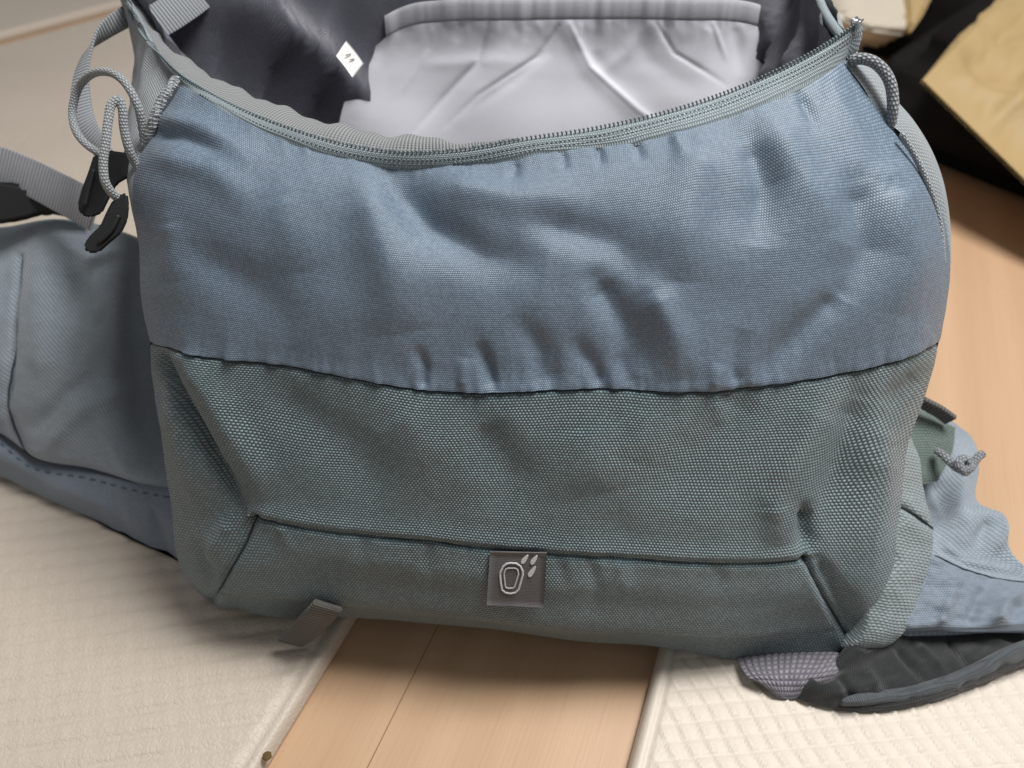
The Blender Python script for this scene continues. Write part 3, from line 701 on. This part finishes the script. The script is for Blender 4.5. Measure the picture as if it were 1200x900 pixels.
def drop(x0, y0, x1, y1, wd):                   # raindrop: pointed at the top right
    n = 14; c0 = np.array([x0, y0]); c1 = np.array([x1, y1]); ax = c1 - c0; px_ = np.array([-ax[1], ax[0]]); px_ = px_ / np.linalg.norm(px_)
    pts = []
    for i in range(n):
        s_ = i / (n - 1); ww = wd * math.sqrt(max(0, s_)) * math.sqrt(max(0, 1 - s_ ** 5)) if s_ > 0 else 0
        pts.append((c0 + ax * s_, ww))
    out = [p + px_ * w_ for p, w_ in pts] + [p - px_ * w_ for p, w_ in pts[::-1]]
    top = [lp((a - 262) / 505, (b - 180) / 450, .0010) for a, b in out]; bot = [lp((a - 262) / 505, (b - 180) / 450, .0003) for a, b in out]
    N = len(out); f = [(i, (i + 1), 2 * n - 2 - i, 2 * n - 1 - i) for i in range(n - 1)] + [(i, i + N, (i + 1) % N + N, (i + 1) % N) for i in range(N)]
    mesh('emblem_drop', top + bot, f, M['label_white'], lab, [(p[0], p[2]) for p in top + bot], smooth=False)
drop(605, 196, 548, 262, 24); drop(686, 198, 632, 268, 24); drop(676, 285, 618, 368, 26)

# ---- pull tab under the base
ptp = [PP(385, 709, .386), PP(379, 716, .388), PP(369, 727, .396), PP(355, 741, .405), PP(339, 752, .413)]
pt = ribbon('pull_tab', ptp, (.8, .1, -.5), .0155, .0026, M['dark_webbing'], bag, 24, widths=[.0155, .0160, .0158, .0150, .0138])
ribbon('pull_tab_fold', [p + np.array([0, .001, -.0022]) for p in ptp[1:]], (.8, .1, -.5), .0150, .0016, M['dark_webbing'], pt, 24)

# ---- left corner: twisted piping, cords, buckles, webbing
pc = [PP(a, b, t) for a, b, t in [(207,92,.366),(199,104,.364),(189,120,.363),(181,138,.363),(177,152,.365),(173,166,.368),(168,178,.372)]]
pip = tube('piping', pc, .0022, M['cord'], bag, 10, 60)
pv = smooth_path(pc, 240)
for ph in (0, math.pi):                          # two strands that twist round the core
    tgp = np.gradient(pv, axis=0); tgp /= np.linalg.norm(tgp, axis=1, keepdims=True)
    a_ = np.cross(tgp, [0, 0, 1.]); a_ /= np.linalg.norm(a_, axis=1, keepdims=True); b_ = np.cross(tgp, a_)
    an = np.linspace(0, 2 * np.pi * 11, 240) + ph
    tube('piping_strand', pv + .0013 * (np.cos(an)[:, None] * a_ + np.sin(an)[:, None] * b_), .0011, M['cord'], pip, 6, 240)
outer = [(171,180,.372),(167,150,.366),(163,129,.362),(152,105,.360),(139,90,.362),(123,84,.366),(104,89,.372),(91,105,.378),(85,129,.380),(89,153,.378),(101,169,.376),(117,180,.376),(135,190,.380)]
inner = [(166,204,.372),(161,196,.370),(152,177,.364),(145,148,.360),(143,126,.358),(139,116,.357),(132,121,.356),(127,140,.355),(124,167,.355),(121,193,.356),(124,215,.358),(133,228,.362),(146,236,.368)]
tube('elastic_cord', [PP(*p) for p in outer], .0019, M['cord'], bag, 12, 160)
tube('elastic_cord', [PP(*p) for p in inner], .0020, M['cord'], bag, 12, 160)
def pxc(x, y): return 40 + x / 3.75, 60 + y / 3.75
def slab(name, pts, t, th, m, parent, tilt=None, bevel=.0012):
    """thick bevelled plate cut to an outline; t may vary along it"""
    bm = bmesh.new(); top, bot = [], []
    for i, (x, y) in enumerate(pts):
        tq = t[i] if hasattr(t, '__len__') else t
        p = PP(x, y, tq); d = ray(x, y); d = d / np.linalg.norm(d)
        top.append(bm.verts.new(p)); bot.append(bm.verts.new(p + d * th))
    bm.faces.new(top); bm.faces.new(bot[::-1]); n = len(pts)
    for i in range(n): bm.faces.new((top[i], bot[i], bot[(i + 1) % n], top[(i + 1) % n]))
    bmesh.ops.recalc_face_normals(bm, faces=bm.faces[:])
    bmesh.ops.bevel(bm, geom=bm.edges[:], offset=bevel, segments=3, affect='EDGES', clamp_overlap=True)
    me = bpy.data.meshes.new(name); bm.to_mesh(me); bm.free(); return link(name, me, m, parent, smooth=False)
bk1 = [pxc(*p) for p in [(262,455),(330,436),(420,448),(446,500),(415,555),(365,585),(330,650),(300,712),(250,732),(205,720),(190,680),(208,610),(238,530)]]
buckle = slab('buckle', bk1, .374, .0040, M['black_plastic'], bag, bevel=.0010); buckle['label'] = 'black ladder buckle behind the cord'
tube('buckle_bar', [PP(pxc(*p)[0], pxc(*p)[1], .3715) for p in [(262,520),(240,600),(222,680)]], .0013, M['black_plastic'], buckle, 10, 30)
bk2 = [pxc(*p) for p in [(383,622),(412,625),(418,680),(412,742),(385,800),(330,846),(285,886),(235,888),(216,862),(235,820),(290,768),(320,700),(345,655)]]
hook = slab('cord_hook', bk2, .362, .0050, M['black_plastic'], bag, bevel=.0011)
tube('hook_rib', [PP(pxc(*p)[0], pxc(*p)[1], .3612) for p in [(372,720),(340,785),(285,840)]], .0012, M['black_plastic'], hook, 8, 30)
# webbing loop from the side panel down to the buckle
wl = [(150,18,.43),(128,32,.425),(108,52,.42),(97,78,.415),(94,110,.41),(99,140,.405),(112,165,.40),(126,186,.395)]
ribbon('webbing_loop', [PP(*p) for p in wl], [(.2, .3, 1), (.5, .3, .8), (.8, 0, .4), (1, 0, .1), (1, -.1, 0), (.95, -.1, .2), (.8, -.1, .5), (.7, 0, .6)], .0105, .0014, M['webbing'], bag, 90)
# strap coming in from the left to the buckle
ws = [(-60,152,.47),(-20,160,.465),(10,166,.46),(40,184,.45),(70,198,.44),(110,214,.42)]
ribbon('webbing_strap', [PP(*p) for p in ws], [(.1, .5, .9), (.1, .5, .9), (.15, .5, .9), (.3, .5, .9), (.3, .5, .9), (.3, .5, .9)], .0165, .0015, M['webbing_wide'], bag, 80)
ws2 = [(-60,195,.49),(-10,192,.482),(30,206,.47),(70,226,.455),(112,248,.435)]
ribbon('webbing_strap', [PP(*p) for p in ws2], (.25, .6, .8), .022, .0015, M['webbing_wide'], bag, 60)
bl = [(-40,216),(5,212),(45,220),(80,236),(110,250),(88,256),(55,250),(38,256),(10,262),(-40,264)]
slab('side_buckle', bl, .468, .010, M['black_plastic'], bag, bevel=.003)

# ---- right corner: cord loop and stitched trim
tube('elastic_cord', [PP(*p) for p in [(996,72,.362),(1006,69,.360),(1020,71,.358),(1033,80,.357),(1042,94,.357),(1046,112,.358),(1046,130,.360),(1043,146,.364),(1040,156,.370)]], .0026, M['cord_dark'], bag, 12, 90)
trim_o = [(1000,62,.372),(1026,84,.374),(1046,112,.374),(1070,140,.374),(1090,172,.375),(1106,214,.377),(1113,262,.379),(1113,310,.381)]
trim_i = [(990,74,.362),(1010,100,.362),(1036,140,.362),(1056,156,.362),(1075,188,.364),(1090,222,.366),(1101,262,.370),(1105,310,.374)]
o_ = smooth_path([PP(*p) for p in trim_o], 100); i_ = smooth_path([PP(*p) for p in trim_i], 100)
ss = np.linspace(0, 1, 8)[:, None, None]; tr = i_[None] * (1 - ss) + o_[None] * ss; tr += np.array([.2, -.5, .3]) * (.004 * np.sin(np.pi * ss))
trl = np.concatenate([tr, (tr[::-1] + np.array([.0, .012, -.002]))], 0)
grid_obj('side_trim', trl, M['grey_twill'], bag)
tube('trim_piping', [PP(a, b, t - .006) for a, b, t in trim_i[3:]], .0014, M['cord'], bag, 8, 100)

# ------------------------------------------------------------------ padded shapes: hip belt, side pocket
def pad(name, rws, ts, thick, m, parent, folds_=(), nr=80, nc=80, amp=.003, seed=1., nscale=60, round_=.08, zmin=None, warp=None, floorz=None):
    rws = [np.array(r, float) for r in rws]; kr = np.arange(len(rws), dtype=float); U = np.linspace(0, 1, nc); X, Y, T = [], [], []
    for r, t in zip(rws, ts):
        a = np.r_[0, np.cumsum(np.hypot(*np.diff(r, axis=0).T))]; a /= a[-1]
        X.append(hermite(a, r[:, 0], U)); Y.append(hermite(a, r[:, 1], U))
        T.append(np.full(nc, t) if not hasattr(t, '__len__') else hermite(np.linspace(0, 1, len(t)), np.array(t, float), U))
    v = np.linspace(0, len(rws) - 1, nr); X = hermite(kr, np.array(X), v); Y = hermite(kr, np.array(Y), v); T = hermite(kr, np.array(T), v)
    pos = P(X, Y, T); nn = normals(pos); nn = nn if nn[nr // 2, nc // 2].dot(ray(X[nr//2, nc//2], Y[nr//2, nc//2])) < 0 else -nn
    h = folds(X, Y, folds_) + nz(X, Y, nscale, seed, 3) * amp + nz(X, Y, nscale / 5, seed + 3, 2) * amp * .12
    VVv, UU = np.meshgrid(np.linspace(0, 1, nr), U, indexing='ij')
    edge = np.minimum.reduce([VVv, 1 - VVv, UU, 1 - UU]); q = np.clip(edge / round_, 0, 1); pf = np.sqrt(1 - (1 - q) ** 2)
    topp = pos + nn * (h * q + (pf - 1) * thick * .45)[..., None]
    back = pos - nn * (thick * .45 + thick * .55 * pf)[..., None]
    if floorz is not None: topp[..., 2] = np.maximum(topp[..., 2], floorz + .001); back[..., 2] = np.maximum(back[..., 2], floorz)
    L1 = np.r_[0, np.cumsum(np.linalg.norm(np.diff(pos[nr // 2], axis=0), axis=1))]; L2 = np.r_[0, np.cumsum(np.linalg.norm(np.diff(pos[:, nc // 2], axis=0), axis=1))]
    uv = np.stack(np.meshgrid(L1, -L2), -1).reshape(-1, 2)
    N = nr * nc; vtx = np.concatenate([topp.reshape(-1, 3), back.reshape(-1, 3)])
    f = [tuple(q_) for q_ in quads(nr, nc)] + [tuple(q_[::-1] + N) for q_ in quads(nr, nc)]
    rim = [i * nc for i in range(nr)] + [(nr - 1) * nc + j for j in range(1, nc)] + [i * nc + nc - 1 for i in range(nr - 2, -1, -1)] + [j for j in range(nc - 2, 0, -1)]
    for i in range(len(rim)): a, b = rim[i], rim[(i + 1) % len(rim)]; f.append((a, a + N, b + N, b))
    o = mesh(name, vtx, f, m, parent, np.concatenate([uv, uv]))
    return o, (X, Y, topp)
def on_pad(g, pts, lift=.0003, n=60):
    X, Y, T = g; p = smooth_path(pts, n); out = []
    for x, y in p: out.append(T.reshape(-1, 3)[np.argmin((X - x) ** 2 + (Y - y) ** 2)])
    out = np.array(out)
    for _ in range(4): out[1:-1] = (out[:-2] + out[1:-1] * 2 + out[2:]) / 4
    c = np.array([0, 0, CAMZ]) - out; c /= np.linalg.norm(c, axis=1, keepdims=True)
    return out + c * lift

zl = lambda x, y, z=.02: float(tz(np.array(float(x)), np.array(float(y)), z))
# left fin: upper pad and lower strip
fo, fg = pad('hip_fin', [
 [(-90,252),(0,260),(60,250),(120,258),(190,290),(240,325)],
 [(-90,295),(0,298),(60,292),(120,302),(190,336),(240,368)],
 [(-90,400),(0,400),(60,400),(120,405),(190,430),(240,440)],
 [(-90,475),(0,470),(60,478),(120,485),(190,500),(240,510)],
 [(-90,490),(0,514),(33,541),(100,554),(167,570),(250,582)]],
 [[.52,.50,.485,.50,.53],[.50,.485,.470,.50,.54],[.50,.475,.462,.495,.54],[.50,.478,.464,.480,.52],[zl(-90,490,.05),zl(0,514,.045),zl(60,548,.045),zl(167,570,.045),zl(250,582,.045)]],
 .022, M['twill'], bag, [([(22,300),(14,400),(6,480),(33,540)], 5, -4.5), ([(50,320),(48,420),(50,500)], 26, 4.0), ([(110,300),(135,360),(140,430)], 24, -7.0),
  ([(60,520),(100,475),(160,460)], 13, 4.5), ([(45,500),(75,462),(120,440)], 10, -4.0), ([(-20,300),(-25,480)], 18, 3.5), ([(160,330),(172,520)], 18, -6.0), ([(130,520),(150,560)], 9, 2.0), ([(75,290),(100,300),(150,292)], 8, 2.5)],
 120, 130, .0022, 3.3, 80, .06, floorz=.018)
fo['label'] = 'left padded hip fin in slate twill'
fo2, fg2 = pad('hip_fin_lower', [
 [(-90,480),(0,508),(33,535),(100,549),(167,566),(250,578)],
 [(-90,510),(0,536),(40,558),(100,580),(170,605),(250,620)],
 [(-90,530),(0,563),(43,584),(77,601),(143,641),(213,671),(260,690)]],
 [[zl(-90,490,.050),zl(0,508,.048),zl(100,549,.048),zl(250,582,.048)], [zl(-90,510,.04),zl(0,536,.04),zl(100,580,.038),zl(250,620,.036)], [zl(-90,530,.018),zl(0,563,.018),zl(77,601,.018),zl(250,680,.018)]],
 .016, M['hip_lower'], bag, [([(60,570),(120,590),(190,640)], 10, 1.8), ([(130,580),(150,630)], 7, -1.6), ([(180,600),(200,660)], 8, -2)], 60, 110, .0009, 5.3, 70, .12, floorz=.014)
fo2['label'] = 'lower strip of the left hip fin in dusty blue nylon'
tube('seam', on_pad(fg, [(-90,492),(0,514),(33,539),(100,552),(167,568),(240,580)], .0005), .0006, M['thread_blue'], fo, 6, 80)
st = on_pad(fg2, [(0,519),(33,546),(100,560),(167,577),(240,590)], .0004, 120)   # a row of separate stitches
for i in range(0, 110, 6): tube('stitch', st[i:i + 4], .0005, M['thread_pale'], fo2, 5, 4)
tube('seam', on_pad(fg, [(23,300),(14,400),(7,480),(30,536)], .0003), .0007, M['thread_blue'], fo, 6, 60)

# right fin
fr_, frg = pad('hip_fin', [
 [(1020,455),(1050,460),(1080,470),(1104,486)],
 [(1020,495),(1060,498),(1100,500),(1143,512)],
 [(1020,540),(1060,540),(1110,540),(1152,545)],
 [(1020,590),(1060,588),(1110,588),(1149,585)],
 [(1020,620),(1060,615),(1120,608),(1183,604)],
 [(1020,645),(1060,648),(1120,650),(1190,645)],
 [(1020,680),(1060,675),(1130,664),(1230,688)],
 [(1020,735),(1060,738),(1110,740),(1230,732)]],
 [.48,.472,.462,.450,.442,.435,.428,[.408,.410,.412,.416]], .020, M['twill'], bag,
 [([(1095,560),(1110,600),(1090,640)], 14, -5), ([(1130,540),(1125,590),(1140,640)], 14, 4), ([(1160,610),(1140,640)], 7, -3), ([(1185,612),(1160,650)], 7, 3), ([(1070,660),(1075,735)], 12, -5),
  ([(1110,680),(1100,735)], 12, 3), ([(1150,680),(1130,735)], 8, -2.5), ([(1105,645),(1130,662),(1200,676)], 4, -2.2)], 120, 100, .0016, 6.3, 55, .05)
fr_['label'] = 'right padded hip fin in slate twill'
lw, lwg = pad('hip_fin_lower', [[(1030,655),(1095,648),(1130,664),(1230,686)], [(1030,695),(1095,692),(1130,695),(1230,705)], [(1030,742),(1095,738),(1130,737),(1230,730)]],
 [.422,[.414,.414,.414,.414],[.407,.406,.404,.404]], .012, M['hip_lower'], bag, [([(1100,735),(1112,700),(1118,672)], 9, 4), ([(1135,732),(1150,700),(1165,682)], 9, -4), ([(1165,735),(1180,705),(1200,690)], 8, 4)], 60, 70, .003, 2.3, 35, .10)
tube('seam', on_pad(lwg, [(1098,650),(1130,667),(1180,678),(1225,688)], .0004), .0007, M['thread'], lw, 6, 60)
# patch, webbing end and knotted cord on the right fin
pad('mesh_patch', [[(1058,478),(1080,480),(1122,500)], [(1064,520),(1090,520),(1118,530)], [(1072,565),(1085,566),(1100,562)]], [.458,.452,.444], .004, M['green_mesh'], bag, (), 30, 30, .0008, 4., 30, .1)
ribbon('webbing_end', [PP(1066,464,.452), PP(1085,474,.450), PP(1100,482,.450), PP(1114,492,.451)], (0, -.1, 1), .0078, .003, M['dark_webbing'], bag, 20)
kn = tube('knotted_cord', [PP(*p) for p in [(1098,528,.446),(1106,534,.440),(1115,543,.436),(1124,550,.434),(1130,551,.432),(1135,544,.431),(1131,537,.431),(1125,541,.430),(1127,549,.429),(1135,550,.430),(1141,543,.432),(1146,536,.433),(1152,531,.434)]], .0022, M['cord_dark'], bag, 8, 140)
tube('knot_wrap', [PP(*p) for p in [(1127,536,.431),(1123,545,.428),(1129,553,.429),(1134,552,.434)]], .0021, M['cord_dark'], kn, 8, 30)

# right side pocket of pale canvas, seen beside the base
so_, sg_ = pad('side_pocket', [
 [(1035,480),(1055,490),(1068,498)], [(1030,530),(1055,532),(1080,538)], [(1030,575),(1060,580),(1092,588)], [(1030,600),(1065,610),(1099,620)],
 [(1030,650),(1065,655),(1095,660)], [(1020,700),(1050,702),(1080,704)], [(1010,740),(1035,742),(1060,744)], [(990,768),(1010,770),(1030,768)]],
 [[.402,.408,.430],[.398,.406,.428],[.396,.406,.426],[.397,.406,.424],[.396,.404,.420],[.396,.402,.414],[.400,.402,.410],[.405,.405,.408]], .018, M['canvas_side'], bag,
 [([(1045,588),(1065,598),(1099,622)], 4, -2.2)], 90, 50, .0016, 7., 40, .10)
tube('seam', on_pad(sg_, [(1045,588),(1065,597),(1082,608),(1098,622)], .0004), .0008, M['thread_green'], so_, 6, 50)

# black lined belt loop at the lower right with its spacer mesh
zb = lambda x, y, z: zl(x, y, z)
bo, bgd = pad('belt_loop_lining', [
 [(1012,768),(1035,756),(1062,738),(1130,735),(1180,738),(1250,742)],
 [(988,784),(1020,775),(1060,762),(1130,756),(1190,752),(1250,748)],
 [(960,804),(1005,805),(1060,795),(1130,780),(1190,764),(1250,756)],
 [(930,821),(955,829),(1000,833),(1060,825),(1130,806),(1190,782),(1250,760)]],
 [[zb(955,768,.030),zb(1060,738,.018),zb(1130,735,.018),.43],[zb(945,785,.026),zb(1060,762,.020),zb(1130,756,.022),.425],[zb(930,805,.026),zb(1060,795,.022),zb(1130,780,.022),.415],[zb(914,818,.016),zb(1000,833,.018),zb(1130,806,.02),zb(1250,760,.02)]],
 .010, M['black_cloth'], bag, [([(985,790),(1000,825)], 5, -2.5), ([(1050,760),(1085,800)], 5, -3), ([(1075,755),(1110,790)], 6, 2.5), ([(1110,750),(1140,785)], 5, -3), ([(1015,785),(1035,825)], 7, 2), ([(1140,745),(1190,760)], 5, 2.5), ([(940,812),(1000,808),(1060,800)], 8, 2)],
 70, 120, .0011, 9., 40, .06, floorz=.0125)
bo['label'] = 'black lining of the turned-up belt loop'
pad('belt_edge', [[(990,829),(1090,810),(1140,792),(1190,765),(1260,742)], [(985,834),(1090,825),(1140,810),(1190,788),(1260,762)]],
 [[zb(1020,824,.024),zb(1140,792,.027),zb(1260,742,.03)],[zb(1010,835,.015),zb(1140,810,.015),zb(1260,762,.017)]], .007, M['slate_cloth'], bag, (), 24, 90, .0015, 3., 25, .3, floorz=.0125)
pad('spacer_mesh', [[(862,766),(940,760),(1040,762)], [(880,792),(935,794),(1000,786)], [(912,819),(922,823),(936,821)]],
 [zb(940,760,.020), zb(935,794,.022), zb(922,822,.0145)], .006, M['spacer'], bag, (), 40, 50, .0010, 5., 25, .3, floorz=.0125)

# ------------------------------------------------------------------ things behind, top right
def hull(name, pts, m, parent=None, bevel=.006, sub=3, amp=.004, seed=1.):
    bm = bmesh.new(); [bm.verts.new(tuple(p)) for p in pts]
    r = bmesh.ops.convex_hull(bm, input=bm.verts[:])
    bmesh.ops.delete(bm, geom=[g for g in r['geom_interior'] if isinstance(g, bmesh.types.BMVert)], context='VERTS')
    bmesh.ops.dissolve_limit(bm, angle_limit=R(3), verts=bm.verts[:], edges=bm.edges[:])
    bmesh.ops.bevel(bm, geom=bm.edges[:], offset=bevel, segments=2, affect='EDGES', clamp_overlap=True)
    bmesh.ops.triangulate(bm, faces=bm.faces[:])
    bmesh.ops.subdivide_edges(bm, edges=bm.edges[:], cuts=sub, use_grid_fill=True)
    for v in bm.verts:
        n_ = noise.fractal((v.co * 14) + Vector((seed, 0, 0)), .9, 2.1, 3); v.co += v.normal * n_ * amp
        v.co.z = max(v.co.z, .001)
    me = bpy.data.meshes.new(name); bm.to_mesh(me); bm.free(); return link(name, me, m, parent)
g1, g2 = G(np.array([1062., 1230.]), np.array([192., 262.]), 0)
ax_ = (g2 - g1) / np.linalg.norm(g2 - g1); bx = np.array([-ax_[1], ax_[0], 0]); bx = bx if bx[1] > 0 else -bx
c0 = g1 - ax_ * .10
pts = [c0 + ax_ * a + bx * b + np.array([0, 0, h]) for a in (0, .55) for b, h in ((0, 0), (.5, 0), (.06, .10), (.45, .16))]
bb = hull('black_bag', pts, M['black_bag'], bevel=.03, amp=.012)
tag(bb, 'slumped black bag lying on the wooden floor beneath the brown paper bag', 'bag')
# kraft paper bag with creased corner
kb = [PP(1080,95,.74), PP(1125,38,.80), PP(1185,-8,.86), PP(1330,-10,.86), PP(1330,330,.66), PP(1200,228,.69), PP(1140,160,.71)]
kb_b = [p + np.array([.10, .16, -.03]) for p in kb[:4]] + [p + np.array([.10, .16, 0]) for p in kb[4:]]
pb = empty('paper_bag', (float(kb[0][0]) + .1, float(kb[0][1]) + .1, 0))
tag(pb, 'yellow-brown kraft paper bag with a creased corner leaning on the black bag', 'paper bag')
def facet(name, poly, m, parent, crease, amp=.004, n=50, th=.0015):
    """paper wall spanned by four corners with creases"""
    c = np.array(poly, float); s = np.linspace(0, 1, n); S, T = np.meshgrid(s, s, indexing='ij')
    pos = c[0] * ((1 - S) * (1 - T))[..., None] + c[1] * (S * (1 - T))[..., None] + c[2] * (S * T)[..., None] + c[3] * ((1 - S) * T)[..., None]
    nn = np.cross(c[1] - c[0], c[3] - c[0]); nn /= np.linalg.norm(nn)
    h = folds(S * 100, T * 100, crease) + nz(S * 100, T * 100, 30, 2., 3) * amp
    edge = np.minimum.reduce([S, 1 - S, T, 1 - T]); h = h * np.clip(edge * 6, 0, 1)
    a = pos + nn * h[..., None]; both = np.concatenate([a, (a - nn * th)[::-1]], 0)
    return grid_obj(name, both, m, parent)
B = [PP(1080,95,.74), PP(1180,-5,.87), PP(1360,20,.84), PP(1290,300,.66)]
facet('front_wall', B, M['kraft'], pb, [([(12, 0), (20, 40), (15, 100)], 6, -9), ([(0, 35), (50, 45), (100, 60)], 5, -8), ([(35, 0), (40, 50)], 9, 9)], .010)
D = np.array([.13, .20, -.02])
facet('side_wall', [B[0], B[3], B[3] + D + np.array([0, 0, -.03]), B[0] + D], M['kraft'], pb, [([(0, 50), (100, 50)], 6, -12)], .006)
facet('side_wall', [B[0], B[1], B[1] + D, B[0] + D], M['kraft'], pb, [([(0, 50), (100, 50)], 6, -12)], .006)
facet('back_wall', [b + D for b in B], M['kraft'], pb, [], .006)
# second, paler paper parcel at the top edge
W_ = [PP(955,-40,.98), PP(1092,-40,.98), PP(1084,14,.93), PP(1062,40,.92), PP(1020,36,.91), PP(975,18,.92)]
w2 = hull('paper_packet', W_ + [p + np.array([.02, .10, -.05]) for p in W_], M['pale_paper'], bevel=.008, amp=.004, seed=4)
tag(w2, 'pale cream paper packet behind the zipper tip, propped on the black bag', 'packet')
hull_p = [PP(1058,-40,.965), PP(1110,-40,.965), PP(1085,15,.915), PP(1066,41,.905)]
kf = hull('kraft_flap', hull_p + [p + np.array([.004, .03, -.01]) for p in hull_p], M['kraft'], w2, bevel=.003, amp=.002)
# black bag rises behind up to the top edge
pts = [c0 + ax_ * a + bx * b + np.array([0, 0, h]) for a, b, h in ((-.18, .22, 0), (.5, .30, 0), (-.12, .25, .13), (.5, .34, .22), (-.10, .8, 0), (.5, .8, 0), (-.05, .75, .25), (.5, .75, .30))]
bb2 = hull('black_suitcase', pts, M['black_bag'], bevel=.03, amp=.01, seed=8)
tag(bb2, 'large dark suitcase standing behind the paper packet', 'suitcase')
